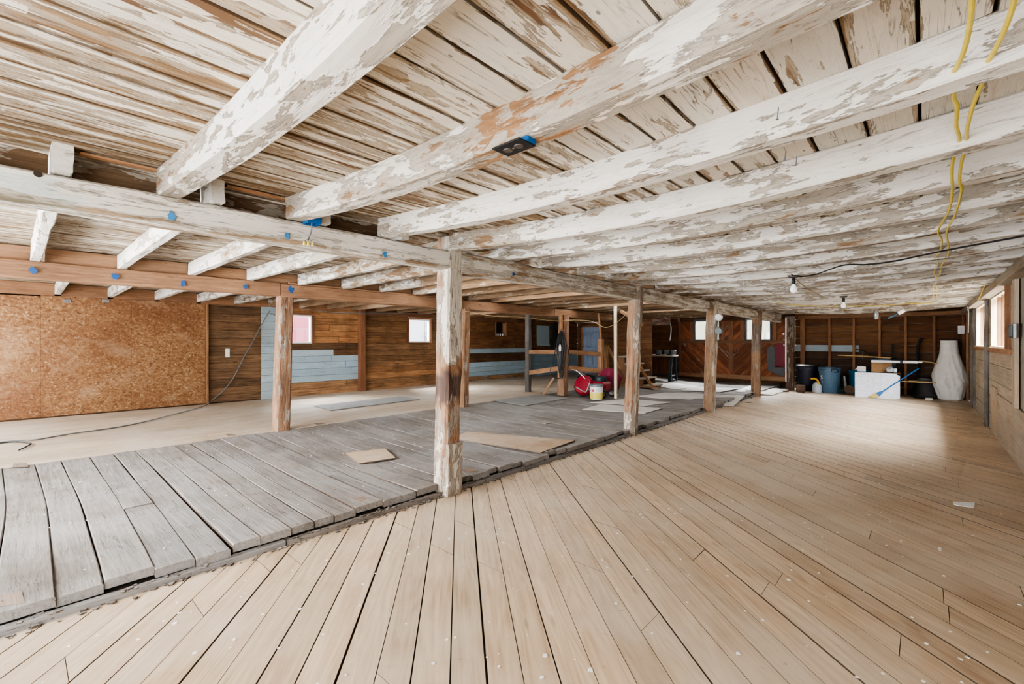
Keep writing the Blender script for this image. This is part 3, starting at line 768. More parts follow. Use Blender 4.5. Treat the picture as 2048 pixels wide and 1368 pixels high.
m = MB(); m.box((XL, W1[0] - .05, W1[3]), (XL + .02, W1[1] + .06, W1[3] + .06), 1, (.8, .6, .5)); m.box((XL, W1[1], W1[2]), (XL + .02, W1[1] + .05, W1[3]), 2, (.5, .35, .3)); o = m.build('casing', M['orange'], r)
r = window('window_2', 'x', XL, *W2, fr=.04, face=.0)
m = MB(); m.box((XL, W2[1] - .01, W2[2] - .02), (XL + .025, W2[1] + .05, W2[3] + .03), 2, (1.2, 1, .9)); m.box((XL, W2[0] - .06, W2[2]), (XL + .02, W2[0], W2[3]), 2, (.5, .3, .25)); m.box((XL, W2[0] - .03, W2[3]), (XL + .02, W2[1] + .05, W2[3] + .04), 1, (.9, .6, .5)); m.build('casing', M['orange'], r)
# small dark recess with porcelain pieces
r = empty('wall_recess', (XL, 11.2, 1.62), 'small dark recess in the left wall with pale insulators on its sill', 'recess')
m = MB(); m.box((XL - .14, 10.95, 1.6), (XL - .13, 11.45, 2.08), 1, (.1, .08, .07)); m.box((XL - .13, 10.9, 1.59), (XL, 11.5, 1.615), 1, (.4, .35, .3)); m.box((XL - .13, 10.9, 2.06), (XL, 11.5, 2.09), 1, (.3, .25, .2)); m.box((XL - .13, 10.92, 1.6), (XL, 10.95, 2.08), 2, (.2, .15, .1)); m.build('back', M['brown'], r)
m = MB(); m.box((XL - .12, 11.42, 1.6), (XL + .03, 11.50, 2.08), 2, (1, .9, .8)); m.build('side_board', M['orange'], r)
m = MB(); m.box((XL - .02, 10.93, 1.6), (XL + .02, 10.97, 2.08), 2, (.9, .9, .9)); m.build('side_board', M['orange'], r)
for i, yy in enumerate((11.0, 11.09, 11.2, 11.32)):
    m = MB(); m.lathe([(.02, 0), (.03, .01), (.03, .03), (.02, .035), (.03, .045), (.028, .07), (0, .075)], (XL - .02, yy, 1.615), 14)
    tag(m.build('insulator', M['whitep']), 'small white porcelain insulator on the sill of the dark recess', 'insulator', 'insulators in the wall recess')

# back wall, left bay and middle
DB = (-6.45, -2.98)
m = MB(); D2 = (-10.45, -9.66, .13, 2.0)
rows(m, 'y', YB, .03, XL, DB[0], .13, 2.45, .16, lambda a, z: (tmul(tv(.75, 1.1, .06), (.62, .5, .42)), 0), [D2])
rows(m, 'y', YB, .03, DB[0], DB[1] + .2, 2.1, 2.45, .16, lambda a, z: (tmul(tv(.75, 1.1, .06), (.4, .3, .27)), 0))
m.box((XL - .03, YB + .034, 0), (D2[0], YB + .05, 2.45), 0, (.1, .1, .1)); m.box((D2[1], YB + .034, 0), (DB[0], YB + .05, 2.45), 0, (.1, .1, .1)); m.box((DB[0], YB - .02, .0), (DB[1], YB + .05, .22), 0, (.3, .25, .2))
tag(m.build('wall_back', M['brown']), kind='structure')
# pale plank door on the left of the back wall
r = bpy.data.objects.new('door_2', None); C.objects.link(r); r.location = (-10.05, YB, .13); r['kind'] = 'structure'
m = MB()
for i in range(6):
    a = D2[0] + .79 * i / 6; m.box((a + .003, YB - .01, .14), (a + .128, YB + .02, 2.0), 2, ch=.004)
m.build('leaf', M['bluedoor'], r)
m = MB()
for z in (.35, 1.05, 1.75): m.box((D2[0], YB - .03, z), (D2[1], YB - .008, z + .11), 0, ch=.004)
m.build('rail', M['bluedoor'], r)
m = MB(); m.box((D2[0] - .09, YB - .03, .13), (D2[0], YB, 2.08), 2, (1, .8, .7), ch=.003); m.box((D2[1], YB - .03, .13), (D2[1] + .08, YB, 2.08), 2, (.6, .5, .4), ch=.003); m.box((D2[0] - .09, YB - .03, 2.0), (D2[1] + .08, YB, 2.08), 0, (.8, .65, .55), ch=.003); m.build('casing', M['orange'], r)

# sliding door of diagonal planks with two windows
r = bpy.data.objects.new('door_1', None); C.objects.link(r); r.location = (-4.7, YB, .22); r['kind'] = 'structure'
def diag(m, xa, xb, za, zb, sgn, tn, w=.13):
    # polygon boards in the x/z plane, running at 45 degrees, clipped to the rectangle
    d = (math.sqrt(.5), sgn * math.sqrt(.5)); n = (-d[1], d[0]); cs = [(x * n[0] + z * n[1]) for x in (xa, xb) for z in (za, zb)]; v = min(cs)
    while v < max(cs):
        P = [(d[0] * u + n[0] * q, d[1] * u + n[1] * q) for (u, q) in ((-30, v), (30, v), (30, v + w - .006), (-30, v + w - .006))]
        for k in ((1, 0, xb), (-1, 0, -xa), (0, 1, zb), (0, -1, -za)):
            if P: P = clip(P, *k)
        if len(P) >= 3:
            ar = sum(P[i][0] * P[(i + 1) % len(P)][1] - P[(i + 1) % len(P)][0] * P[i][1] for i in range(len(P)))
            if ar < 0: P = P[::-1]
            cx = sum(p[0] for p in P) / len(P); cz = sum(p[1] for p in P) / len(P)
            t = tmul(tv(.55, 1.5, .08), tn(cx, cz))
            k0 = len(m.v); m.poly(P, 0, .02 + U(-.004, .004), d, t, U(-.2, .25))
            for i in range(k0, len(m.v)): x_, z_, h_ = m.v[i]; m.v[i] = (x_, YB - h_, z_)
        v += w
m = MB(); wood_t = lambda x, z: (.85, .42, .34)
diag(m, -6.44, -4.72, .32, 1.42, -1, wood_t); diag(m, -4.72, -3.55, .32, 1.42, 1, wood_t)
diag(m, -6.44, -5.90, 1.42, 2.1, -1, wood_t); diag(m, -5.04, -4.27, 1.42, 2.1, 1, wood_t)
diag(m, -3.52, -2.98, 1.42, 2.1, 1, lambda x, z: (.7, .35, .3)); diag(m, -3.55, -2.98, .32, 1.42, 1, lambda x, z: (.75, .4, .33))
m.box((-6.44, YB + .001, .2), (-2.98, YB + .02, 1.44), 0, (.15, .1, .1)); m.box((-6.44, YB + .001, 1.44), (-5.9, YB + .02, 2.1), 0, (.15, .1, .1)); m.box((-5.04, YB + .001, 1.44), (-4.27, YB + .02, 2.1), 0, (.15, .1, .1)); m.box((-3.52, YB + .001, 1.44), (-2.98, YB + .02, 2.1), 0, (.15, .1, .1))
m.build('plank_panel', M['brown'], r)
for (a, b, c, d) in ((-6.45, -6.33, .32, 2.1), (-6.06, -5.93, 1.44, 2.1), (-5.0, -4.9, 1.44, 2.1), (-4.78, -4.63, .42, 2.1), (-4.42, -4.29, 1.44, 2.1), (-3.5, -3.38, 1.44, 2.1), (-3.14, -2.99, .32, 2.1)):
    m = MB(); m.box((a, YB - .045, c), (b, YB - .012, d), 2, tmul(tv(.75, 1.0), (.8, .58, .46)), ch=.004); m.build('batten', M['orange'], r)
m = MB(); m.box((-6.45, YB - .05, 1.36), (-3.14, YB - .014, 1.45), 0, (.5, .36, .32), ch=.004); m.build('middle_rail', M['orange'], r)
m = MB(); m.box((-6.45, YB - .06, .2), (-2.92, YB - .012, .33), 0, (.95, .8, .66), ch=.004); m.build('bottom_rail', M['orange'], r)
m = MB(); m.box((-3.42, YB - .034, .62), (-3.14, YB - .028, 1.36), 2); o = m.build('paint_patch', plain('dark maroon paint', sr('6b1226'), .6), r); o['label'] = 'dark red painted patch'
m = MB(); m.poly([(-3.62, .5), (-3.42, .42), (-3.2, .33), (-3.15, .62), (-3.42, .66), (-3.44, 1.22), (-3.52, 1.3), (-3.66, 1.15)], 0, .003, (1, 0)); m.v = [(x, YB - .031 - z, y) for x, y, z in m.v]; o = m.build('paint_patch', M['black'], r); o['label'] = 'black painted patch'
for (px, py) in ((1567, 668), (1568, 680), (1568, 690)):
    c = at(px, py, y=YB - .03); m = MB(); m.lathe([(.03 if py < 670 else .018, 0), (.03 if py < 670 else .018, .006)], c, 14, M=Matrix.Rotation(math.pi / 2, 4, 'X')); m.build('paint_mark', M['paperw'], r)['label'] = 'white paint dot'
for (a, b) in ((-5.90, -5.04), (-4.27, -3.52)):
    fm = MB(); f = .05
    fm.box((a, YB - .05, 1.44), (b, YB + .02, 1.44 + f), 0, ch=.003); fm.box((a, YB - .05, 2.17 - f), (b, YB + .02, 2.17), 0, ch=.003); fm.box((a, YB - .05, 1.44 + f), (a + f, YB + .02, 2.17 - f), 2, ch=.003); fm.box((b - f, YB - .05, 1.44 + f), (b, YB + .02, 2.17 - f), 2, ch=.003)
    fo = fm.build('window_frame', M['trimg'], r)
    gm = MB(); gm.box((a + f, YB - .017, 1.44 + f), (b - f, YB - .013, 2.17 - f), 0); go = gm.build('pane', M['glass'], r); go.parent = fo

# back wall of the right bay: studs and gapped horizontal boards
m = MB()
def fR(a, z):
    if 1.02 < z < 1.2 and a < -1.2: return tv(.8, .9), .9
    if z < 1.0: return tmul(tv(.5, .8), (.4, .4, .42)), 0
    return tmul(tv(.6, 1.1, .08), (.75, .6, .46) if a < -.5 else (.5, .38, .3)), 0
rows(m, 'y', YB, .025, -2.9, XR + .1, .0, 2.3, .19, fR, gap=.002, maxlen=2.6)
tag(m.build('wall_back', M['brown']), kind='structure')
m = MB(); m.box((-2.9, YB + .10, -.2), (XR + .1, YB + .12, 2.5), 0, (1, 1, 1), .9); tag(m.build('wall_back', plain('painted gap light', sr('9aa3b0'), .8)), kind='structure')  # added pale sheet, its colour imitates outdoor light showing through the board gaps
for i, sx in enumerate((-2.69, -2.03, -1.47, -.91, -.38, .17, .70)):
    m = MB(); m.box((sx - (.055 if i == 0 else .028), YB - .095, .0), (sx + (.055 if i == 0 else .028), YB - .003, 2.08), 2, tmul(tv(.85, 1.05), (.9, .72, .6) if i < 5 else (.65, .5, .42)), ch=.003)
    tag(m.build('wall_stud', M['orange']), ['wide pale stud beside the corner post, leftmost on the dark back wall', 'stud on the back wall rising behind the blue-grey bin', 'stud on the back wall rising behind the teal drum', 'stud on the back wall behind the long wooden handle', 'stud on the back wall behind the white light fixture', 'stud on the back wall between the clutter and the wrapped roll', 'stud on the back wall behind the wrapped roll'][i], 'stud', 'studs of the back wall')
m = MB(); m.box((-2.8, YB - .095, 2.08), (XR, YB - .003, 2.18), 0, (.75, .6, .5), ch=.003); tag(m.build('trim_3', M['orange']), kind='structure')

# right wall
WA = (8.30, 10.50, 1.335, 2.08); WB = (11.08, 13.30, 1.335, 2.08)
m = MB(); ops = [WA, WB]
rows(m, 'x', XR + .0, .03, YF, 8.2, .66, 2.3, .20, lambda a, z: (tmul(tv(.8, 1.05, .05), (1.05, .95, .85) if a > 7.6 else (.9, .9, .9)), 0), vert=True, maxlen=9)
rows(m, 'x', XR + .0, .03, 8.2, YB, .0, 2.3, .27, lambda a, z: (tmul(tv(.75, 1.05, .04), (.95, .95, .95) if a < 11 else (.95, 1, .95)), 0), ops, maxlen=3)
rows(m, 'x', XR + .0, .03, YF, 8.2, .0, .66, .3, lambda a, z: (tv(.8, 1.0), 0), maxlen=3)
m.box((XR + .032, YF, -.1), (XR + .05, 8.29, 2.45), 1, (.3, .3, .3)); m.box((XR + .032, 8.29, -.1), (XR + .05, YB, 1.33), 1, (.3, .3, .3)); m.box((XR + .032, 8.29, 2.09), (XR + .05, YB, 2.45), 1, (.3, .3, .3)); m.box((XR + .032, 10.51, 1.3), (XR + .05, 11.07, 2.2), 1, (.3, .3, .3)); m.box((XR + .032, 13.31, 1.3), (XR + .05, YB, 2.2), 1, (.3, .3, .3))
tag(m.build('wall_right', M['greywall']), kind='structure')
for i, (a, b, t) in enumerate(((6.0, 9.55, (.88, .8, .72)), (2.4, 5.99, (.9, .85, .8)))):
    m = MB(); m.box((XR - .014, a, .015), (XR - .002, b, .655 + .01 * i), 1, t, ch=.001); tag(m.build('plywood_sheet', M['greywall']), ['tan plywood sheet low on the right wall, left of it the orange spray mark', 'tan plywood sheet low on the right wall nearest the camera'][i], 'plywood sheet')
m = MB(); m.box((XR - .013, 9.57, .015), (XR - .002, 10.35, .72), 2, (1.05, .95, .8), ch=.001); o = m.build('plywood_sheet', M['greywall']); tag(o, 'small upright board with an orange spray mark, low on right wall', 'plywood sheet')
mm = MB(); c = Vector((XR - .016, 9.95, .48)); q = [(XR - .0155, c.y + .05 * U(.5, 1.2) * math.cos(k * .63), c.z + .07 * U(.5, 1.2) * math.sin(k * .63)) for k in range(10)]
mm.add(q + [(XR - .0125, b, d) for _, b, d in q], [tuple(range(10))[::-1], tuple(range(10, 20))], [(0, 0, 0)] * 20); k_ = mm.build('paint_mark', M['orangep']); k_.parent = o; k_.location = k_.location - o.location; k_['label'] = 'orange spray paint mark'
for nm, W_ in (('window_3', WA), ('window_4', WB)):
    r = bpy.data.objects.new(nm, None); C.objects.link(r); r.location = (XR, (W_[0] + W_[1]) / 2, W_[2]); r['kind'] = 'structure'
    a0, a1, z0, z1 = W_
    m = MB(); m.box((XR - .015, a0, z0 - .03), (XR + .17, a1, z0), 1, (1.2, 1.2, 1.2)); m.box((XR - .0, a0, z1), (XR + .17, a1, z1 + .03), 1, (1.2, 1.2, 1.2)); m.build('sill', M['pale'], r)
    m = MB(); m.box((XR + .0, a1, z0), (XR + .17, a1 + .03, z1), 2, (1, .95, .9)); m.box((XR - .0, a0 - .03, z0), (XR + .17, a0, z1), 2, (1, .95, .9)); m.build('jamb', M['pale'], r)
    for t in (.26, .55, .78):
        yy = a0 + (a1 - a0) * t; m = MB(); m.box((XR + .03, yy, z0), (XR + .15, yy + .04, z1), 2, (1, .85, .72), ch=.002); m.build('mullion', M['orange'], r)
    m = MB(); m.box((XR + .155, a0, z0), (XR + .16, a1, z1), 1); m.build('pane', M['glass'], r)
    m = MB(); m.box((XR - .04, a0 - .16, z0 - .09), (XR - .002, a1 + .05, z0 - .02), 1, (1, .85, .7), ch=.003); m.build('apron', M['orange'], r)
    if nm == 'window_3': m = MB(); m.box((XR - .05, a0 - .06, z0 - .02), (XR + .03, a0 - .01, z1 + .03), 2, (.75, .6, .5), ch=.003); m.build('casing', M['orange'], r)
m = MB(); m.beam((XR - .025, 10.88, 0), (XR - .02, 10.86, 2.1), .12, .06, up=(1, 0, 0), seg=24, jit=.012, cham=.02, tint=(.55, .52, .5), nr=20); tag(m.build('wall_post', M['greyfloor']), 'rough bark-grey post between the two right-hand windows', 'post')
m = MB(); m.beam((XR - .012, 13.6, 0), (XR - .012, 13.6, 2.1), .07, .05, up=(1, 0, 0), seg=12, jit=.006, tint=(.6, .55, .5), nr=20); tag(m.build('wall_post', M['greyfloor']), 'thin grey post just beyond the far right-hand window', 'post')
m = MB(); m.beam((XR - .035, 15.3, 0), (XR - .035, 15.3, 2.12), .09, .05, up=(1, 0, 0), seg=8, jit=.002, tint=(.8, .62, .5)); tag(m.build('wall_post', M['orange']), 'orange stud on the right wall beside the wrapped roll', 'post')
m = MB(); m.box((XR - .05, 7.45, .66), (XR - .012, 7.63, 2.1), 2, (1.1, .95, .8), ch=.003); tag(m.build('wall_stud', M['greywall']), 'tan upright board on the right wall near the metal box', 'board')
m = MB(); yy = YF
while yy < YB:
    e = min(yy + U(2, 3.5), YB); m.beam((XR - .06, yy, 2.15), (XR - .06, e - .004, 2.145), .12, .10, seg=8, jit=.004, tint=tmul(tv(.6, .8), (1, .95, .9))); yy = e
tag(m.build('trim_4', M['greywall']), kind='structure')

# ------------------------------------------------------------------ outdoors
m = MB(); m.box((-60, -40, -.6), (60, 90, -.5), 0); tag(m.build('snow_ground', M['snow']), kind='structure')
m = MB()
pr = [(-60, 0), (-35, 5), (-20, 7.5), (-8, 6.5), (6, 9), (25, 7), (50, 0)]
for i in range(len(pr) - 1):
    (a, za), (b, zb_) = pr[i], pr[i + 1]; m.add([(a, 75, -1), (b, 75, -1), (b, 85, zb_), (a, 85, za)], [(0, 1, 2, 3)], [(0, 0, 0)] * 4)
tag(m.build('hillside', plain('pale winter grass hill', (.75, .72, .55), .9)), kind='structure')
r = empty('outbuilding', (-16, 5.5, -.5), 'faded red building outside, seen through the left window', 'building')
m = MB(); m.box((-16, 2.5, -.5), (-15.5, 8.1, 4), 2); m.build('wall', M['pink'], r)
m = MB(); m.poly([(6.88, 1.85), (7.05, 1.85), (7.05, 2.5), (6.98, 2.5)], 0, .03, (1, 0)); m.v = [(-15.49 + z, x, y) for x, y, z in m.v]; m.build('gable_trim', M['trimw'], r)
m = MB(); random.seed(4)
for i in range(26):
    b = Vector((-13.3, U(10.0, 10.4), .3)); tip = b + Vector((U(-.3, .3), U(-.5, .8), U(1.2, 2.0))); mid = (b + tip) / 2 + Vector((0, U(-.2, .1), .25))
    m.tube([b, mid, tip + Vector((0, U(0, .3), -.1))], .006, 5, 4)
tag(m.build('bare_shrub', M['twig']), 'bare arching shrub outside the small square window', 'shrub')

# ------------------------------------------------------------------ things on the floor, left and middle
def sheet(pts, th, mat, label, name='floor_sheet', cat='sheet', group=None, tint=(1, 1, 1), lift=.0):
    P = [at(px, py, z=z) for px, py, z in pts]; r = empty(name, (sum(p.x for p in P) / len(P), sum(p.y for p in P) / len(P), min(p.z for p in P)), label, cat, group)
    n = len(P); ar = sum(P[i].x * P[(i + 1) % n].y - P[(i + 1) % n].x * P[i].y for i in range(n))
    if ar < 0: P = P[::-1]
    d = (P[1] - P[0]).normalized(); sp = MB()
    f = lambda x, y: (deckz(x) if x > -6.8 else .14) + .010 + lift
    sp.poly([(p.x, p.y) for p in P], 0, th, (d.x, d.y), tint, 0, zf=f); sp.build('board', mat, r); return r
Z = .13
sheet([(690, 903, .115), (770, 894, .115), (791, 912, .115), (718, 923, .115)], .012, M['leftfloor'], 'small square plywood offcut lying on the grey deck left of burnt post', tint=(1, .86, .7), name='plywood_offcut', cat='plywood')
sheet([(905, 873, .12), (935, 860, .12), (1150, 879, .12), (1082, 903, .12)], .012, M['leftfloor'], 'long reddish plywood panel on the grey deck right of burnt post', tint=(.82, .66, .52), name='plywood_sheet', cat='plywood')
sheet([(627, 812, .15), (662, 821, .15), (840, 799, .15), (800, 793, .15)], .008, M['sheet'], 'grey sheet with dark edge lying on the left bay floor', cat='board')
sheet([(985, 802, .14), (1050, 809, .14), (1138, 794, .14), (1080, 790, .14)], .008, M['sheet'], 'grey-brown sheet on the floor in front of the hose post', tint=(.8, .75, .7), cat='board')
sheet([(1165, 816, .12), (1290, 824, .12), (1325, 814, .12), (1200, 806, .12)], .01, M['sheetw'], 'pale sheet on the deck half hidden behind the rounded log post', cat='board')
sheet([(1180, 803, .12), (1290, 809, .12), (1345, 802, .12), (1250, 796, .12)], .01, M['sheetw'], 'pale thin sheet lying behind the rounded log post', cat='board')
sheet([(1275, 790, .12), (1466, 803, .12), (1490, 790, .12), (1330, 783, .12)], .01, M['sheetw'], 'long pale sheet spanning the deck behind the insulator post', cat='board')
sheet([(1362, 779, .12), (1440, 783, .12), (1480, 776, .12), (1380, 773, .12)], .012, M['sheetw'], 'white sheet on the deck in front of the diagonal plank door', cat='board', lift=.01)
sheet([(1300, 770, .12), (1350, 777, .12), (1400, 771, .12), (1340, 765, .12)], .012, M['sheetw'], 'pale board lying in front of the black workbench', cat='board')
sheet([(1470, 781, .12), (1545, 783, .11), (1580, 772, .11), (1500, 770, .12)], .012, M['sheetw'], 'pale sheet lying beside the blue-grey painted post', cat='board')
def pl(pts, z): return [at(px, py, z=z) for px, py in pts]
m = MB(); m.tube(pl([(-15, 886), (40, 881), (75, 879), (140, 868), (260, 850), (350, 828)], .155) + [at(408, 812, z=.16), at(425, 800, x=XL + .06), at(450, 778, x=XL + .05), at(470, 750, x=XL + .05), at(490, 710, x=XL + .05), at(505, 685, x=XL + .05), at(520, 655, x=XL + .05), at(540, 620, x=XL + .05)], .009, 8, 6)
tag(m.build('power_cable', M['greym']), 'grey cable trailing over left bay floor and up the plank wall', 'cable')
m = MB(); m.tube(pl([(-12, 888), (25, 884), (60, 886), (55, 892), (38, 900)], .155), .008, 8, 6)
tag(m.build('power_cable', M['rubber']), 'short loose cable end curling on the floor at the left frame edge', 'cable')
# pen rails
P1, P2 = Vector((-7.40, 8.72, 0)), Vector((-6.42, 8.72, 0))
def rail(a, b, z0, z1, w, label, tint=(1, .85, .7)):
    m = MB(); m.beam((a.x, a.y, z0), (b.x, b.y, z1), .03, w, seg=6, jit=.002, tint=tint); tag(m.build('pen_rail', M['orange']), label, 'rail', 'rails of the pen')
rail(P1, P2, 1.15, 1.16, .10, 'upper orange rail between the grey pole and the hose post')
rail(P1, P2, .62, .77, .11, 'lower sloping rail between the grey pole and the hose post')
P3, P4 = Vector((-6.26, 8.85, 0)), Vector((-5.98, 9.82, 0))
rail(P3, P4, 1.17, 1.09, .10, 'upper rail running from the hose post to the short pen post', (.7, .6, .5))
rail(P3, P4, .78, .68, .11, 'lower rail running from the hose post to the short pen post', (1, .9, .75))
for (a, b, w, lb) in ((((-5.95, 9.7, 2.12)), (-6.0, 9.9, 1.4), .08, 'dark diagonal brace dropping onto the short pen post'), ((-5.12, 9.3, 2.1), (-4.2, 8.5, 1.75), .07, 'diagonal brace beside the pale prop and the log post'), ((-6.1, 10.4, 1.25), (-5.45, 10.4, .2), .07, 'long diagonal brace sloping down behind the pale prop')):
    m = MB(); m.beam(a, b, .04, w, seg=4, jit=.002, tint=(.75, .6, .48)); tag(m.build('brace_board', M['orange']), lb, 'brace')
# hoses hung on the post
hx, hy = -6.27, 8.62
m = MB(); random.seed(21)
for i in range(9):
    dx_ = U(-.05, .05); w = U(.05, .11); zb2 = U(.55, .85); zt = 1.62 + U(-.03, .04)
    m.tube([(hx - w + dx_, hy - .02 + U(-.03, .02), 1.35), (hx + dx_, hy - .04, zt), (hx + w + dx_, hy - .02, 1.35), (hx + w * .8 + dx_, hy - .05, 1.0), (hx + dx_, hy - .06, zb2), (hx - w * .8 + dx_, hy - .03, 1.0)], .009, 6, 5, closed=True)
tag(m.build('hose_coil', M['rubber']), 'coil of black hoses hanging on the reddish log post', 'hose')
m = MB(); m.tube([(hx - .05, hy - .02, 1.62), (hx - .14, hy - .04, 1.3), (hx - .25, hy - .05, .95), (hx - .3, hy - .07, .72), (hx - .2, hy - .1, .58), (hx - .02, hy - .1, .55), (hx + .04, hy - .08, .62)], .01, 8, 6)
tag(m.build('power_cable', M['rubber']), 'single black cable looping low around the hose post', 'cable')
m = MB(); c = Vector((hx + .0, hy - .09, 1.18)); m.lathe([(.02, 0), (.028, .01), (.028, .11), (.018, .13), (.018, .16), (.0, .16)], c, 14); tag(m.build('spray_can', M['whitep']), 'small white canister hanging among the black hoses', 'canister')
m = MB(); m.box((hx - .08, hy - .0, 1.7), (hx - .02, hy + .04, 2.03), 2, (1.1, .9, .6)); tag(m.build('nailed_block', M['orange']), 'light board nailed to the top of the hose post', 'board')
# electrical panel and conduit
r = empty('breaker_panel', (XL + .06, 14.35, 1.15), 'dark grey electrical panel on the left wall behind the hose post', 'electrical panel')
m = MB(); m.box((XL + .002, 14.08, 1.15), (XL + .12, 14.62, 2.12), 2, ch=.006); m.build('box', plain('grey green panel', sr('34454d'), .5, .3), r)
m = MB(); m.box((XL + .121, 14.13, 1.2), (XL + .13, 14.57, 1.9), 2, ch=.003); m.build('door', M['blackm'], r)
m = MB(); m.box((XL + .131, 14.3, 1.5), (XL + .134, 14.42, 1.65), 2); m.build('sticker', M['yellow'], r)
m = MB(); m.box((XL + .0, 13.15, 1.3), (XL + .02, 13.9, 2.02), 2, ch=.004); m.box((XL + .02, 13.15, 1.26), (XL + .05, 13.9, 1.3), 1); tag(m.build('wall_board', plain('pale blue board', sr('9fb3b8'), .7)), 'pale grey-blue board fixed on left wall left of the electrical panel', 'board')
m = MB()
for i in range(6): m.tube([(XL + .15, 13.95 + .02 * i, 2.1), (XL + .2, 13.88 + .03 * i, 1.7), (XL + .15, 13.9 + .025 * i, 1.25 + .05 * i)], .012, 6, 5)
tag(m.build('cable_bundle', M['rubber']), 'bundle of dark cables hanging beside the electrical panel', 'cable')

# mower / tiller
r = empty('walk_behind_mower', (-5.95, 9.05, .12), 'red walk-behind mower with chrome handle beside the hose post', 'mower')
Rm = Matrix.Rotation(math.radians(8), 4, 'Z')
def L(x, y, z): return (-5.90 + x, 9.15 + y, .125 + z)
m = MB()
for k in range(9):
    a = math.pi * (k / 8); 
m.lathe([(.0, -.11), (.20, -.11), (.235, -.07), (.245, 0), (.235, .07), (.20, .11), (0, .11)], L(-.03, -.12, .25), 28, M=Matrix.Rotation(math.radians(72), 4, 'X') @ Matrix.Rotation(0, 4, 'Y')); m.build('engine_housing', M['red'], r)
m = MB(); m.box(L(.05, -.13, .12), L(.52, .22, .36), 0, ch=.05); m.build('deck', M['red'], r)
m = MB(); m.lathe([(0, 0), (.14, 0), (.15, .03), (.13, .10), (.05, .13), (0, .13)], L(.3, .05, .36), 24); m.build('motor', M['blackm'], r)
for (x, y) in ((.52, -.20), (.50, .24), (.02, .25)):
    m = MB(); m.lathe([(.05, -.025), (.09, -.03), (.10, -.02), (.10, .02), (.09, .03), (.05, .025)], L(x, y, .10), 22, M=Matrix.Rotation(math.pi / 2, 4, 'X'), cap=True); w_ = m.build('wheel', M['rubber'], r)
    m = MB(); m.lathe([(0, -.034), (.065, -.034), (.065, .034), (0, .034)], L(x, y, .10), 18, M=Matrix.Rotation(math.pi / 2, 4, 'X')); h_ = m.build('hub', M['metal'], r); h_.parent = w_; h_.location = h_.location - w_.location
m = MB(); m.tube([L(.1, -.16, .35), L(-.18, -.2, .58), L(-.38, -.22, .62), L(-.42, -.05, .62), L(-.4, .12, .6), L(0, .15, .34)], .011, 8, 5); m.build('handlebar', M['metal'], r)
m = MB(); m.tube([L(-.15, -.3, .22), L(.1, -.3, .12), L(.15, -.28, .18), L(.2, -.26, .34)], .012, 8, 3); m.build('lever', M['metal'], r)
# bags behind
m = MB(); m.lathe([(0, 0), (.26, .02), (.30, .14), (.26, .3), (.18, .42), (.0, .46)], (-6.24, 9.62, .13), 26, wob=.35); tag(m.build('plastic_bag', M['black']), 'shiny black bag slumped behind the red mower', 'bag')
m = MB(); m.lathe([(0, 0), (.2, .02), (.23, .2), (.24, .4), (.2, .55), (.1, .63), (0, .64)], (-5.70, 9.78, .13), 26, wob=.35); tag(m.build('draped_cloth', M['maroon']), 'maroon cloth heap behind the red mower', 'cloth')
# bucket
bc_ = at(1188, 799, z=.125); bc_ = Vector((bc_.x, bc_.y + .1, .12))
r = empty('plastic_bucket', bc_, 'white and yellow pail with dark rim in front of the red mower', 'bucket')
m = MB(); m.lathe([(.0, 0), (.125, 0), (.135, .02), (.15, .29), (.142, .29), (.125, .03), (0, .03)], bc_, 30, cap=False); m.build('body', M['whitep'], r)
m = MB(); m.lathe([(.1275, .015), (.1295, .018), (.1375, .16), (.1365, .16)], bc_ + Vector((0, 0, 0)), 30, cap=False); m.v = [(bc_.x + (x - bc_.x) * 1.07, bc_.y + (y - bc_.y) * 1.07, z) for x, y, z in m.v]; o = m.build('label_band', M['yellowp'], r); o['label'] = 'yellow printed band'
m = MB(); m.lathe([(.0, .285), (.145, .285), (.16, .29), (.16, .315), (.15, .335), (.0, .345)], bc_, 30); m.build('lid', M['greym'], r)
m = MB(); m.box((-.03, -.006, .0), (.03, .0, .05), 2); m.v = [(bc_.x - .0 + x, bc_.y - .146 + y, bc_.z + .18 + z) for x, y, z in m.v]; o = m.build('printed_mark', M['redp'], r); o['label'] = 'red printed mark'
m = MB(); m.tube([(bc_.x - .16, bc_.y, bc_.z + .3), (bc_.x - .12, bc_.y - .14, bc_.z + .22), (bc_.x + .1, bc_.y - .16, bc_.z + .22), (bc_.x + .16, bc_.y, bc_.z + .3)], .004, 6, 5); m.build('bail_handle', M['metal'], r)
# small tool leaning on hose post
m = MB(); m.beam((-6.75, 8.5, .14), (-6.55, 8.65, .55), .05, .05, seg=3, tint=(1, .9, .8)); tag(m.build('wooden_stake', M['orange']), 'short stake leaning at the foot of the hose post', 'stake')

# wooden steps
r = empty('wooden_steps', (-6.5, 12.2, .13), 'rough wooden steps rising behind the rounded log post', 'steps')
s0 = Vector((-5.62, 12.3, .13))
for i in range(5):
    m = MB(); m.box((s0.x - .19 * i - .24, s0.y - .45, s0.z + .02 + .20 * i), (s0.x - .19 * i, s0.y + .35, s0.z + .06 + .20 * i), 1, tmul(tv(), (1, .95, .85)), ch=.004); m.build('tread', M['greywall'], r)
for yy in (-.46, .3):
    P = [(-.02, 0)]; 
    for i in range(5): P += [(-.19 * i - .03, .2 * i + .02), (-.19 * (i + 1) - .03, .2 * i + .02)]
    P += [(-1.0, .0)]
    k0 = 0; m = MB(); m.poly(P[::-1], 0, .035, (-.7, .7), (.85, .72, .6)); m.v = [(s0.x + x, s0.y + yy + z, s0.z + y) for x, y, z in m.v]; m.build('stringer', M['orange'], r)
m = MB(); m.beam(s0 + Vector((.12, -.52, .0)), s0 + Vector((-.42, -.52, .78)), .03, .07, seg=3, tint=(1.1, .85, .6)); m.build('brace', M['orange'], r)
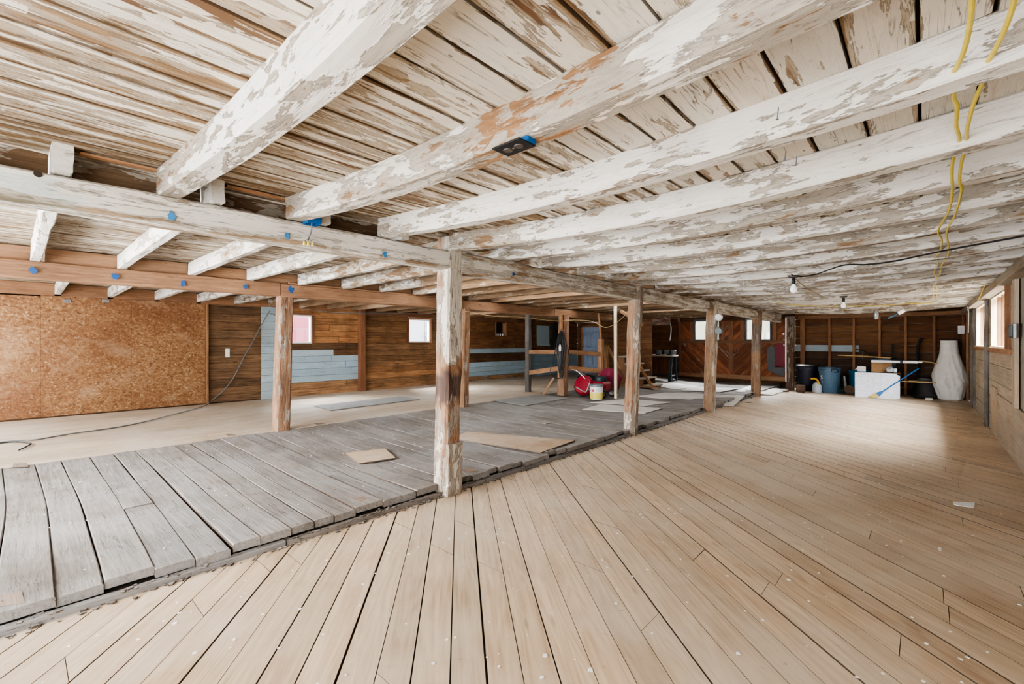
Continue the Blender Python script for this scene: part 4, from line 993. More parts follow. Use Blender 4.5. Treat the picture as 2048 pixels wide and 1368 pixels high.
m = MB(); m.box((s0.x - .95, s0.y - .55, s0.z), (s0.x + .3, s0.y - .40, s0.z + .03), 0, (1, .9, .75), ch=.003); m.build('base_board', M['orange'], r)
m = MB()
rows(m, 'y', 12.75, .03, -7.3, -6.0, .13, 2.1, .17, lambda a, z: (tmul(tv(.7, 1.1, .07), (.7, .52, .42)), 0)); tag(m.build('board_partition', M['brown']), 'brown horizontal board partition behind the pale prop and steps', 'partition')
# black workbench with motors
r = empty('iron_workbench', (-6.6, 14.7, .13), 'black iron-legged bench with motors on it behind the steps', 'workbench')
bx0, bx1, by = -7.25, -5.98, 14.35
m = MB(); m.box((bx0, by - .3, .93), (bx1, by + .3, .975), 0, (1, 1, 1), ch=.005); m.build('top', M['greywall'], r)
for x in (bx0 + .10, bx1 - .06):
    for y in (by - .24, by + .24):
        m = MB(); m.beam((x, y * 1.0, .13), (x + (.02 if x > -6.6 else -.02), by + (y - by) * .6, .93), .06, .07, up=(1, 0, 0), seg=4, cham=.01, taper=lambda t: 1.5 - .6 * t if t < .5 else 1.2 - .1 * t); m.build('leg', M['blackm'], r)
    m = MB(); m.box((x - .03, by - .27, .13), (x + .03, by + .27, .2), 1, ch=.01); m.box((x - .02, by - .2, .28), (x + .02, by + .2, .33), 1, ch=.006); m.build('foot_rail', M['blackm'], r)
m = MB(); m.box((bx0 + .1, by - .02, .28), (bx1 - .1, by + .03, .32), 0, ch=.004); m.build('stretcher', M['blackm'], r)
m = MB(); m.box((bx0 + .2, by + .2, .35), (bx1 - .2, by + .22, .93), 2, (.5, .3, .25)); m.build('back_panel', M['brown'], r)
for x, lb in ((bx0 + .12, 'dark round motor at the left end of the iron bench'), (bx0 + .78, 'silver round motor in the middle of the iron bench'), (bx1 - .12, 'twin-drum grinder at the right end of the iron bench')):
    rr = empty('bench_motor', (x, by - .1, .975), lb, 'motor')
    two = x > bx1 - .2
    for dx_ in ((-.1, .12) if two else (0,)):
        m = MB(); m.lathe([(.0, -.07), (.07, -.07), (.085, -.05), (.085, .05), (.07, .07), (0, .07)], (x + dx_, by - .1, 1.07), 22, M=Matrix.Rotation(math.pi / 2, 4, 'Y') @ Matrix.Rotation(.5, 4, 'X')); m.build('drum', M['metal'] if x > bx0 + .2 else M['greym'], rr)
        m = MB(); m.lathe([(.0, -.075), (.06, -.075), (.06, -.11), (0, -.11)], (x + dx_, by - .1, 1.07), 22, M=Matrix.Rotation(math.pi / 2, 4, 'Y')); m.build('cap', M['black'], rr)
    m = MB(); m.box((x - .07, by - .16, .976), (x + .07, by - .04, 1.01), 0, ch=.006); m.build('base', M['blackm'], rr)
m = MB(); m.box((-7.76, 15.2, 1.98), (-6.5, 15.24, 2.33), 0, (1.6, .55, .5), .40, ch=.004); tag(m.build('hanging_board', M['joist']), 'red and white flaking board hanging above the iron bench', 'board')
m = MB(); m.box((-7.9, 15.0, 2.27), (-4.6, 15.08, 2.37), 0, ch=.004); tag(m.build('ceiling_rail', M['black']), 'black steel rail under the ceiling above the iron bench', 'rail')
m = MB(); m.tube([(-6.55, 15.3, 2.1), (-6.5, 15.3, 1.9), (-6.52, 15.3, 1.6), (-6.55, 15.3, 1.45)], .018, 8, 4); tag(m.build('conduit_pipe', M['whitep']), 'white flexible conduit hanging beside the diagonal plank door', 'pipe')
m = MB(); m.tube([(-3.0, 15.15, 2.1), (-3.0, 15.15, .25)], .02, 10, 1); tag(m.build('conduit_pipe', M['whitep']), 'straight white pipe standing against the weathered corner post', 'pipe')
# insulators on post 3
for (dz, lb) in ((1.95, 'white ring insulator, upper one on the right side of the third post'), (1.68, 'grey spool insulator, lower one on the right side of the third post')):
    c = Vector((-3.0, 9.33, dz - .06)); rr = empty('cable_insulator', c, lb, 'insulator')
    m = MB(); m.lathe([(.02, -.04), (.06, -.04), (.072, -.02), (.05, 0), (.072, .02), (.06, .04), (.02, .04)], c, 20, M=Matrix.Rotation(math.pi / 2, 4, 'X')); m.build('spool', M['whitep'] if dz > 1.8 else M['greym'], rr)
    m = MB(); m.tube([c + Vector((-.09, 0, 0)), c + Vector((-.02, 0, 0))], .012, 8, 1); m.build('bracket', M['black'], rr)

# ------------------------------------------------------------------ far right corner clutter
def can(x, y, r0, r1, h, mat, label, name='trash_can', z=0, lip=True):
    rr = empty(name, (x, y, z), label, 'trash can' if name == 'trash_can' else 'drum')
    m = MB(); m.lathe([(0, .0), (r0 * .93, .0), (r0, .02), (r1 * .97, h * .86), (r1, h * .87), (r1, h * .95), (r1 * 1.06, h * .96), (r1 * 1.07, h), (r1 * .98, h), (r1 * .93, h * .9), (r0 * .9, .03), (0, .03)], (x, y, z), 36, cap=False); m.build('body', mat, rr)
    return rr
_before = set(C.objects)
r = can(-2.45, 15.0, .20, .255, .70, M['darkblue'], 'navy black bin beside the corner post')
m = MB(); m.lathe([(.27, .0), (.275, .02), (.2, .05), (0, .06)], (-2.45, 15.0, .70), 28, wob=.12); m.build('bag_liner', M['black'], r)
r = can(-1.90, 14.8, .21, .262, .70, M['bluegrey'], 'large blue-grey round bin between the dark bin and the teal drum')
for s in (-1, 1):
    cx = -1.90 + s * .25 * .6; cy = 14.8 - .215
    if s > 0:
        m = MB(); m.tube([(cx - .08, cy - .01, .58), (cx - .07, cy - .045, .66), (cx + .05, cy - .01, .66), (cx + .06, cy + .02, .58)], .014, 8, 3); m.tube([(cx - .08, cy - .01, .58), (cx + .06, cy + .02, .58)], .012, 8, 1); m.build('handle', M['darkblue'], r)
for ch, z_, sz in (('S', .38, .15), ('1', .27, .10)):
    cu = bpy.data.curves.new('lettering', 'FONT'); cu.body = ch; cu.size = sz; cu.extrude = .002; cu.align_x = 'CENTER'
    to = bpy.data.objects.new('tmp', cu); C.objects.link(to); dg = bpy.context.evaluated_depsgraph_get(); me = bpy.data.meshes.new_from_object(to.evaluated_get(dg)); bpy.data.objects.remove(to)
    lo = bpy.data.objects.new('painted_lettering', me); C.objects.link(lo); me.materials.append(M['paperw'])
    a = math.radians(-128); rr_ = .229 + (z_ - .02) * .072; lo.parent = r; lo.location = (rr_ * math.cos(a), rr_ * math.sin(a), z_); lo.rotation_euler = (math.pi / 2, 0, a + math.pi / 2); lo['label'] = 'white painted lettering'
can(-1.29, 15.17, .22, .235, .62, M['teal'], 'teal drum behind the white foam board', name='plastic_drum')
m = MB(); m.tube([(-1.36, 15.05, .63), (-1.35, 15.05, .68), (-1.22, 15.05, .68), (-1.22, 15.05, .63)], .014, 8, 2); tag(m.build('drum_spout', M['whitep']), 'small white fitting on top of the teal drum', 'fitting')
can(-.78, 15.22, .20, .24, .95, M['bluegrey'], 'dark blue-grey bin behind the cardboard box')
# things on the floor between bins
r = empty('jug', (-2.18, 14.62, 0), 'white jug with yellow handle between the two bins', 'jug')
m = MB(); m.lathe([(0, 0), (.10, 0), (.11, .02), (.11, .2), (.06, .27), (.03, .3), (0, .3)], (-2.16, 14.6, 0), 20); m.build('body', plain('grey white plastic', sr('a8aeb8'), .5), r)
m = MB(); m.tube([(-2.30, 14.55, .38), (-2.18, 14.55, .38), (-2.12, 14.55, .3), (-2.1, 14.55, .2)], .022, 8, 4); m.build('handle', plain('amber yellow plastic', sr('c9922a'), .5), r)
m = MB(); m.lathe([(0, 0), (.3, 0), (.33, .05), (.33, .13), (.28, .14), (0, .14)], (-1.75, 15.02, 0), 30); tag(m.build('shallow_tub', plain('dark green tub', sr('22383a'), .5)), 'dark green tub beneath the blue-grey bin', 'tub')
m = MB(); m.tube([(-1.58, 14.75, .48), (-1.56, 14.75, .3), (-1.54, 14.75, .14)], .035, 10, 4, rfn=lambda t: .7 + .5 * t); tag(m.build('hanging_tool', M['greym']), 'grey long tool head standing between bin and teal drum', 'tool')
# coil of wire and scraps
r = empty('wire_roll', (-2.48, 14.2, 0), 'rusty brown roll of wire on the floor in front of the dark bin', 'wire roll')
m = MB()
for i in range(16):
    x = -2.56 + .012 * i; m.tube([(x, 14.25 + .10 * math.cos(a * math.pi / 5 + i), .115 + .10 * math.sin(a * math.pi / 5 + i)) for a in range(10)], .008, 6, 2, closed=True)
m.lathe([(0, -.1), (.095, -.1), (.095, .09), (0, .09)], (-2.46, 14.25, .115), 20, M=Matrix.Rotation(math.pi / 2, 4, 'Y')); m.build('coil', M['rust'], r)
m = MB(); random.seed(8)
for i in range(14): m.box((-2.86 + U(-.1, .1), 14.15 + U(-.07, .07), .0), (-2.80 + U(-.05, .07), 14.2 + U(-.04, .06), .015 + U(0, .02)), 0)
tag(m.build('scrap_heap', M['rust']), 'dark flat scraps beside the rusty wire roll', 'scrap', kind='stuff')
# foam board stack
r = empty('foam_board', (-.95, 14.4, 0), 'white grid-printed foam board standing on edge under the broom', 'foam board')
m = MB(); A_ = Vector((-1.36, 14.55, 0)); B_ = Vector((-.52, 14.30, 0)); A_ = at(1709, 790, z=0) * .948; B_ = at(1795, 795, z=0) * .948
d_ = (B_ - A_); nn = Vector((-d_.y, d_.x, 0)).normalized()
def quadbox(m, A_, B_, t0, t1, z0, z1, tint=(1, 1, 1)):
    d_ = (B_ - A_); nn = Vector((-d_.y, d_.x, 0)).normalized()
    m.add([A_ + nn * t0 + Vector((0, 0, z0)), B_ + nn * t0 + Vector((0, 0, z0)), B_ + nn * t1 + Vector((0, 0, z0)), A_ + nn * t1 + Vector((0, 0, z0)), A_ + nn * t0 + Vector((0, 0, z1)), B_ + nn * t0 + Vector((0, 0, z1)), B_ + nn * t1 + Vector((0, 0, z1)), A_ + nn * t1 + Vector((0, 0, z1))],
          [(0, 3, 2, 1), (4, 5, 6, 7), (0, 1, 5, 4), (1, 2, 6, 5), (2, 3, 7, 6), (3, 0, 4, 7)], [(0, 0, 0)] * 8, tint)
for i in range(1): quadbox(m, A_, B_, 0, .05, 0, .625)
m.build('panel', M['foam'], r)
g = MB()
for i in range(1, 23): quadbox(g, A_.lerp(B_, .01), A_.lerp(B_, .99), -.0015, 0, .625 * i / 23, .625 * i / 23 + .0035)
for t in (.16, .31, .46, .62, .78, .93): quadbox(g, A_.lerp(B_, t), A_.lerp(B_, t + .003), -.0016, 0, 0, .625)
g.build('printed_grid', plain('pink grey print', sr('b9b2bd'), .7), r)['label'] = 'thin printed grid lines'
m = MB()
for i in range(3): quadbox(m, A_ + Vector((0, 0, 0)), B_ + Vector((.03 * i, 0, 0)), .06 + .055 * i, .11 + .055 * i, 0, .6 - .02 * i)
tag(m.build('foam_offcuts', M['foam']), 'white foam slabs standing behind the grid-printed one', 'foam board')
# table-like stack behind
r = empty('cardboard_box', (-.9, 15.0, .62), 'brown cardboard box above the white foam board', 'cardboard box')
m = MB(); m.box((-1.02, 14.78, .62), (-.60, 14.96, .86), 0, ch=.004); m.build('carton', M['card'], r)
m = MB(); m.add([(-.60, 14.78, .86), (-.60, 14.96, .86), (-.5, 14.96, .80), (-.5, 14.78, .80)], [(0, 1, 2, 3)], [(0, 0, 0)] * 4); m.build('flap', M['card'], r)
m = MB(); m.box((-1.03, 14.70, .585), (-.45, 14.97, .618), 0, (.8, .7, .6), ch=.003)
for x in (-1.02, -.5):
    for y in (14.8, 14.91): m.box((x, y, 0), (x + .05, y + .05, .56), 2, (.8, .7, .6))
tag(m.build('low_table', M['brown']), 'low rough table hidden behind the foam board', 'table')
m = MB(); m.box((-1.02, 14.62, .87), (-.12, 14.72, .93), 0, ch=.006); r = empty('light_fixture', (-.57, 14.7, .87), 'long white fluorescent light fixture lying on the clutter', 'light fixture'); m.build('housing', M['whitep'], r)
m = MB(); m.box((-.45, 14.6, .86), (-.40, 14.74, .945), 0, ch=.004); m.build('strap', M['black'], r)
m = MB(); m.box((-.12, 14.64, .88), (-.03, 14.70, .92), 0, ch=.006); m.build('end_cap', M['metal'], r)
m = MB()
for k in range(5): m.tube([(-1.22 + .012 * k + (.085 - .013 * k) * math.cos(a), 14.66, .70 + (.055 - .009 * k) * math.sin(a)) for a in [i * math.pi / 5 for i in range(10)]], .007, 6, 2, closed=True)
m.box((-1.3, 14.68, .62), (-1.12, 14.74, .75), 0, ch=.01); tag(m.build('rope_coil', M['paperw']), 'coiled white rope left of the cardboard box', 'rope')
r = empty('headlamp_unit', (-.62, 14.62, .62), 'shiny round lamp unit in front of the cardboard box', 'lamp')
m = MB(); m.lathe([(0, -.03), (.05, -.03), (.075, 0), (.078, .03), (.07, .035), (0, .02)], (-.64, 14.62, .70), 24, M=Matrix.Rotation(math.pi / 2, 4, 'X')); m.build('reflector', M['metal'], r)
m = MB(); m.box((-.58, 14.6, .62), (-.5, 14.68, .74), 0, ch=.012); m.build('bracket', M['metal'], r)
m = MB(); m.lathe([(0, 0), (.09, 0), (.10, .03), (.06, .06), (0, .07)], (-.56, 14.85, .935), 20); tag(m.build('round_cap', M['black']), 'black cap lying on the end of the white light fixture', 'cap')
# long handles
m = MB(); m.tube([(-1.75, 14.9, 1.035), (-1.2, 14.9, 1.02), (-.6, 14.9, .98)], .018, 8, 3); tag(m.build('long_pole', M['handle']), 'long pale wooden handle lying level over the bins', 'handle')
m = MB(); m.tube([(-.12, 14.85, .93), (.2, 14.85, .88), (.55, 14.85, .80)], .016, 8, 3); tag(m.build('long_pole', M['handle']), 'wooden handle sloping down toward the wrapped roll', 'handle')
m = MB(); m.tube([(-1.38, 15.2, 1.2), (-1.2, 15.2, 1.15), (-1.02, 15.1, 1.02), (-.95, 15.1, .9)], .016, 8, 4); tag(m.build('bent_tube', M['black']), 'dark bent tube rising above the level wooden handle', 'tube')
m = MB(); m.tube([(-.62, 15.3, 1.35), (-.63, 15.3, .95)], .025, 8, 1); m.tube([(-.05, 15.3, 1.5), (-.12, 15.3, 1.3), (-.15, 15.3, .6), (-.15, 15.3, 0)], .03, 8, 3); tag(m.build('standing_frame', M['black']), 'dark upright tubes standing against the back wall studs', 'frame')
m = MB(); m.lathe([(0, .0), (.24, .0), (.27, .05), (.27, .1), (.24, .14), (.18, .5), (.0, .52)], (.0, 15.0, 0), 26, wob=.2); tag(m.build('machine_bulk', M['black']), 'dark wheeled machine in shadow right of the foam board', 'machine')
m = MB(); m.tube([(-.42, 14.5, .42), (.15, 14.6, .41)], .012, 8, 1); m.box((-.3, 14.6, .415), (.2, 14.9, .43), 0); tag(m.build('thin_lath', M['handle']), 'thin pale slat above the dark machine', 'slat')
r = empty('caster_wheel', (-1.5, 14.7, 0), 'brown-rimmed small wheel left of the foam board', 'wheel')
m = MB(); m.lathe([(.06, -.02), (.11, -.025), (.12, 0), (.11, .025), (.06, .02)], (-1.46, 14.72, .12), 22, M=Matrix.Rotation(math.pi / 2, 4, 'X')); m.build('tyre', M['rust'], r)
m = MB(); m.lathe([(0, -.015), (.065, -.015), (.065, .015), (0, .015)], (-1.46, 14.72, .12), 22, M=Matrix.Rotation(math.pi / 2, 4, 'X')); m.build('hub', M['black'], r)
m = MB(); m.box((.0, 14.45, 0), (.14, 14.55, .05), 0, ch=.006); tag(m.build('pale_brick', M['sheetw']), 'small pale block on the floor left of the wrapped roll', 'block')
# broom
ba = at(1750, 789, z=.05) * .945; ba.z = .05; bb = ba + Vector((.95, .02, .56)); bb = at(1840, 738, y=ba.y + .05)
r = empty('broom', (ba.x, ba.y, 0), 'blue-handled broom leaning across the white foam board', 'broom')
m = MB(); m.tube([ba + (bb - ba) * .16, bb], .013, 10, 1); m.build('handle', M['blue'], r)
dh = (bb - ba).normalized(); m = MB()
sdv = Vector((-dh.z, 0, dh.x)).normalized()
def fan(m, p, q, w0, w1, th):
    vs = []
    for (c, w) in ((p, w0), (q, w1)):
        for s, t in ((-1, -1), (1, -1), (1, 1), (-1, 1)): vs.append(c + sdv * s * w + Vector((0, t * th, 0)))
    m.add(vs, [(0, 1, 2, 3), (7, 6, 5, 4), (0, 4, 5, 1), (1, 5, 6, 2), (2, 6, 7, 3), (3, 7, 4, 0)], [(0, 0, 0)] * 8)
fan(m, ba + dh * .20, ba + dh * .07, .018, .055, .025); m.build('head', M['blue'], r)
m = MB(); fan(m, ba + dh * .07, ba - dh * .10, .055, .06, .022); random.seed(5)
for i in range(60):
    s = U(-.06, .06); p = ba + dh * .05 + sdv * s; m.tube([p, p - dh * U(.13, .19) + sdv * s * .25 + Vector((0, U(-.02, .02), 0))], .003, 4, 1)
m.v = [(x, y, max(z, .004)) for x, y, z in m.v]
m.build('bristles', M['straw'], r)
# wrapped roll
r = empty('wrapped_roll', (.42, 14.95, 0), 'tall roll wrapped in pale grey cloth standing in the right corner', 'wrapped roll')
m = MB(); prof = [(.20, .0), (.23, .02), (.25, .12), (.31, .3), (.335, .46), (.32, .6), (.275, .8), (.235, .95), (.19, 1.1), (.17, 1.3), (.165, 1.42), (.155, 1.425)]
nseg = 64; vs = []; bc = []
zs = [i / 60 for i in range(61)]
def pr_(t):
    z = t * 1.425
    for i in range(len(prof) - 1):
        if prof[i][1] <= z <= prof[i + 1][1] + 1e-6:
            k = (z - prof[i][1]) / max(1e-6, prof[i + 1][1] - prof[i][1]); return prof[i][0] * (1 - k) + prof[i + 1][0] * k
    return .155
for t in zs:
    for j in range(nseg):
        a = 2 * math.pi * j / nseg; f = noise.noise(Vector((math.cos(a) * 1.6, math.sin(a) * 1.6, t * 1.8))); f2 = 1 - abs(noise.noise(Vector((math.cos(a) * 3 + t * 2, math.sin(a) * 3, t * 2.4 + 7)))) * 2
        f3 = abs(noise.noise(Vector((math.cos(a) * 5, math.sin(a) * 5 + t * 6, t * 5 + 3)))); rr = .92 * pr_(t) * (1 + .16 * f * (1 - t * .8) + (.10 * f2 + .12 * f3) * (1 - t * .85))
        vs.append((.42 + rr * math.cos(a) + .03 * (1 - t), 14.95 + rr * math.sin(a), t * 1.425)); bc.append((t, a, 0))
fs = [(i * nseg + j, i * nseg + (j + 1) % nseg, (i + 1) * nseg + (j + 1) % nseg, (i + 1) * nseg + j) for i in range(60) for j in range(nseg)]
m.add(vs, fs, bc); m.sm = True; m.build('cloth', M['tarp'], r)
m = MB(); m.lathe([(.0, 1.40), (.12, 1.40), (.15, 1.415), (.16, 1.43), (.15, 1.435), (.11, 1.41), (0, 1.405)], (.42, 14.95, 0), 28); m.build('roll_end', M['whitep'], r)
for o in list(C.objects):
    if o not in _before and o.parent is None: o.location.x *= 1.024; o.location.y *= 1.024
m = MB(); m.box((.60, YB - .13, 1.60), (.72, YB - .095, 1.80), 2, ch=.004); r = empty('wall_notice', (.6, YB - .1, 1.52), 'white and red box on the back wall above the wrapped roll', 'notice'); m.build('box', M['whitep'], r)
m = MB(); m.box((.722, YB - .13, 1.70), (.765, YB - .095, 1.84), 2, ch=.004); m.build('red_panel', M['redp'], r)
r = empty('junction_box', (XR - .03, 7.6, 1.5), 'galvanised metal box on the right wall at the frame edge', 'electrical box')
m = MB(); m.box((XR - .075, 7.30, 1.44), (XR - .045, 7.62, 1.60), 1, ch=.004); m.build('box', M['metal'], r)
m = MB(); m.box((XR - .083, 7.34, 1.46), (XR - .076, 7.58, 1.58), 1, ch=.002); m.build('cover', M['greym'], r)
m = MB(); q = [at(px, py, z=0.001) for px, py in ((1906, 1004), (1950, 1006), (1948, 1016), (1925, 1013), (1908, 1010))]; m.poly([(p.x, p.y) for p in q][::-1], 0.002, .005, (1, 0)); tag(m.build('paper_scrap', M['paperw']), 'torn white paper scrap on the tan floor near the right wall', 'paper')
for (px, py) in ((1180, 1340), (1090, 1312), (1476, 1308)):
    c = at(px, py, z=0); m = MB(); s = .014; m.poly([(c.x + s * math.cos(k) * U(.7, 1.2), c.y + s * math.sin(k)) for k in (0, 1.4, 2.9, 4.5)], .0015, .004, (1, 0)); tag(m.build('paint_chip', M['paperw']), 'white paint chip on the tan planks at the bottom frame edge', 'paint chip', 'larger paint chips on the tan floor')
# paper note on the plank wall
m = MB(); c = at(455, 706, x=XL + .006); m.box((XL + .003, c.y - .04, c.z - .09), (XL + .007, c.y + .04, c.z + .09), 2); tag(m.build('paper_note', M['paperw']), 'small torn white note on the grey-brown wall planks', 'paper')
for px in (134, 212):
    c = at(px, 602, x=XL + .02); m = MB(); m.box((XL + .017, c.y - .05, c.z - .03), (XL + .025, c.y + .05, c.z + .03), 1, ch=.003); tag(m.build('metal_plate', M['metal']), 'small metal plate at the top edge of the strand board, ' + ('left one' if px < 200 else 'right one'), 'metal plate')

# ------------------------------------------------------------------ ceiling hardware
def zc(x): return 2.235 + csag(x)
# outlet hanging under joist 2
c = at(1029, 295, z=2.09)
r = empty('electrical_outlet', (c.x, c.y, 2.09), 'black duplex outlet under the second white joist', 'outlet')
m = MB(); m.box((c.x - .03, c.y - .0, 2.096), (c.x + .062, c.y + .05, 2.16), 0, ch=.004); m.build('blue_box', M['blue'], r)
m = MB(); m.box((c.x - .072, c.y - .045, 2.089), (c.x + .062, c.y + .045, 2.0955), 0, ch=.003); m.build('cover_plate', M['black'], r)
for s in (-1, 1):
    m = MB(); m.lathe([(.0, -.003), (.016, -.003), (.018, 0), (0, 0)], (c.x - .005 + s * .026, c.y, 2.089), 18); m.build('socket_face', M['socket'], r)
m = MB(); m.lathe([(.0, -.002), (.004, -.002), (.004, 0), (0, 0)], (c.x - .005, c.y, 2.089), 10); m.build('screw', M['metal'], r)
# blue box on the girder
c = at(624, 441, x=-3.10); c.z = 2.205; print('BOX', c, rj(1)); r = empty('electrical_box', (c.x, c.y, 2.205), 'blue electrical box on the front girder with capped wires', 'electrical box')
m = MB(); s = .045
for (a, b) in (((c.x - s, c.y - s, 2.205), (c.x - s + .004, c.y + s, 2.255)), ((c.x + s - .004, c.y - s, 2.205), (c.x + s, c.y + s, 2.255)), ((c.x - s, c.y - s, 2.205), (c.x + s, c.y - s + .004, 2.255)), ((c.x - s, c.y + s - .004, 2.205), (c.x + s, c.y + s, 2.255)), ((c.x - s, c.y - s, 2.249), (c.x + s, c.y + s, 2.255))): m.box(a, b, 0)
m.build('box', M['blue'], r)
m = MB(); m.tube([c + Vector((0, 0, .04)), c + Vector((-.005, -.002, -.04)), c + Vector((-.012, -.02, -.1))], .005, 8, 4); m.build('wire', M['greym'], r)
e_ = c + Vector((-.012, -.02, -.1))
for k, d in enumerate(((-.012, -.022), (.0, .0), (.012, .024))):
    m = MB(); m.tube([e_, e_ + Vector((d[0], d[1], -.02))], .002, 6, 1); wv_ = m.build('wire', M['rubber'], r)
    m = MB(); m.lathe([(.0, .0), (.010, 0), (.007, .024), (.003, .028), (0, .028)], e_ + Vector((d[0], d[1], -.046)), 12); m.build('wire_cap', M['yellowp'], r)
# bulbs
def bulb(px, py, label, sc=1.0, z=2.13):
    c = at(px, py, z=z); r = empty('light_bulb', c, label, 'light bulb')
    m = MB(); m.lathe([(0, .0), (.05, 0), (.05, -.02), (.02, -.03), (0, -.03)], c, 20); m.build('mount', M['socket'], r)
    m = MB(); m.lathe([(.016, -.03), (.02, -.05), (.02, -.09), (.016, -.095), (0, -.095)], c, 16); m.build('socket', M['black'], r)
    m = MB(); m.lathe([(.014, -.09), (.02, -.11), (.033, -.14), (.035, -.155), (.028, -.178), (.012, -.188), (0, -.19)], c, 22, cap=False); m.build('globe', M['bulb'], r); return c
b1 = bulb(1587, 551, 'white light bulb hanging from the black cable, nearer of the two', z=2.12)
b2 = bulb(1687, 592, 'white light bulb further back, above the dark bins', z=2.115)
m = MB(); P = pl([(1583, 549), (1592, 553), (1615, 552), (1640, 546), (1688, 530), (1735, 529), (1790, 522), (1880, 503), (1960, 488), (2060, 470)], 2.115); m.tube(P, .007, 8, 5)
tag(m.build('ceiling_cable', M['rubber']), 'black cable running right from the nearer bulb under the joists', 'cable')
m = MB(); m.tube([b1 + Vector((.01, 0, -.03)), at(1612, 575, z=2.03), at(1635, 588, z=2.03), at(1648, 596, z=2.1)], .005, 6, 5); tag(m.build('ceiling_cable', M['handle']), 'thin brown cord looping from the nearer bulb', 'cable')
m = MB(); m.tube([at(px, py, z=2.12) for px, py in ((1548, 603), (1580, 609), (1640, 612), (1700, 612), (1760, 611), (1820, 607), (1866, 606))], .008, 6, 4); tag(m.build('ceiling_cable', M['yellow']), 'thin yellow cable crossing under the joists behind the bulbs', 'cable')
# twin lamp holder
c = at(1752, 620, z=2.1); r = empty('lamp_holder', c, 'grey lamp holder under the ceiling near the back wall', 'lamp')
m = MB(); m.lathe([(0, .0), (.03, 0), (.045, -.03), (.05, -.12), (.035, -.2), (.0, -.21)], c, 20); m.build('cylinder', M['metal'], r)
c2 = c + Vector((.42, 0, -.07)); r = empty('spiral_lamp', c2, 'tilted tube lamp hanging beside the grey lamp holder', 'lamp')
m = MB(); m.tube([c2 + Vector((-.22, 0, -.12)), c2 + Vector((-.05, 0, -.02))], .02, 8, 1); m.build('base', M['bluegrey'], r)
m = MB(); m.tube([c2 + Vector((-.05, 0, -.02)), c2 + Vector((.05, 0, .04))], .04, 12, 1); m.build('tube', M['bulb'], r)
m = MB(); m.tube([c + Vector((.02, 0, -.19)), c + Vector((.1, 0, -.22)), c2 + Vector((-.22, 0, -.12))], .005, 6, 4); m.build('cord', M['rubber'], r)
# two yellow cables running along the right bay under the joists
def cab(pts, label):
    m = MB(); P = []
    for (px, py) in pts:
        p = at(px, py, z=2.175); P.append(p)
    m.tube(P, .0062, 8, 4); tag(m.build('yellow_cable', M['yellow']), label, 'cable')
cab([(1946, -60), (1941, 40), (1925, 110), (1902, 152)], 'free end of yellow cable at the top right, ending in the air')
cab([(1925, 142), (1912, 170), (1907, 195), (1914, 212), (1912, 250), (1915, 262), (1918, 285), (1905, 325), (1904, 362), (1905, 378), (1898, 420), (1876, 462), (1884, 480), (1880, 502), (1873, 512), (1876, 530), (1868, 545), (1874, 560), (1866, 575), (1868, 600)], 'left one of the two long yellow cables under the joists')
cab([(2040, -60), (2022, 25), (1995, 90), (1972, 130), (1968, 150), (1962, 172), (1948, 205), (1937, 245), (1934, 262), (1932, 290), (1922, 330), (1919, 366), (1923, 380), (1910, 430), (1893, 465), (1898, 500), (1890, 520), (1882, 532), (1880, 548), (1871, 560), (1874, 585), (1870, 604)], 'right one of the two long yellow cables under the joists')
m = MB(); m.tube([(XR - .14, 9.3, 2.24), (XR - .13, 10.2, 2.15), (XR - .12, 10.9, 2.1)], .008, 8, 4); tag(m.build('yellow_cable', M['yellow']), 'short yellow cable at the top of the right wall', 'cable')
m = MB(); m.tube([(XR - .13, 13.4, 2.14), (XR - .10, 13.55, 2.02), (XR - .10, 13.6, 1.6)], .008, 8, 4); tag(m.build('white_cable', M['trimw']), 'white cable curling down beyond the far right window', 'cable')
# metal bracket at the frame edge
p = at(2040, 118, z=2.25); r = empty('metal_bracket', p, 'flat metal bracket with an oval hole at the upper right edge', 'bracket')
m = MB(); ring = []; 
m.box((p.x - .035, p.y - .02, 2.245), (p.x + .12, p.y - .012, 2.249), 0); m.box((p.x - .035, p.y + .012, 2.245), (p.x + .12, p.y + .02, 2.249), 0); m.box((p.x - .035, p.y - .012, 2.245), (p.x - .015, p.y + .012, 2.249), 0); m.build('plate', M['greym'], r)
for (px, py) in ((1555, 228), (1592, 322), (1570, 312)):
    p = at(px, py, z=2.16); m = MB(); m.tube([p + Vector((.003, 0, .02)), p + Vector((0, -.004, -.018))], .0022, 6, 1); m.lathe([(0, -.002), (.005, -.002), (.005, 0), (0, 0)], p + Vector((0, -.004, -.018)), 10)
    tag(m.build('bent_nail', M['greym']), 'bent nail poking from a white joist', 'nail', 'nails in the white joists')

for k in range(4):
    a = (YF if k == 0 else .155 + .662 * (k - 1) + .045); b = .155 + .662 * k - .045
    m = MB(); m.box((-3.36, a, 2.24), (-3.33, b, 2.365), 1, tv(.6, .8), .25, ch=.003); tag(m.build('blocking_board', M['joist']), 'weathered filler board seen in the gap above front girder, ' + ORD[k] + ' from the left', 'board', 'filler boards above the front girder')
    if k in (1, 2):
        m = MB(); m.box((-3.24, a + .02, 2.366), (-3.20, b, 2.378), 1, (1.2, 1, .8)); tag(m.build('ceiling_lath', M['orange']), 'thin orange lath in the gap above the front girder, ' + ('left one' if k == 1 else 'right one'), 'lath')
m = MB(); m.tube([at(930, 622, x=-6.6), at(985, 632, x=-6.5), at(1040, 634, x=-6.5), at(1110, 642, x=-6.3), at(1150, 640, x=-6.2)], .007, 6, 5); tag(m.build('ceiling_cable', M['handle']), 'pale cable swagging along the left girder toward the hose post', 'cable')
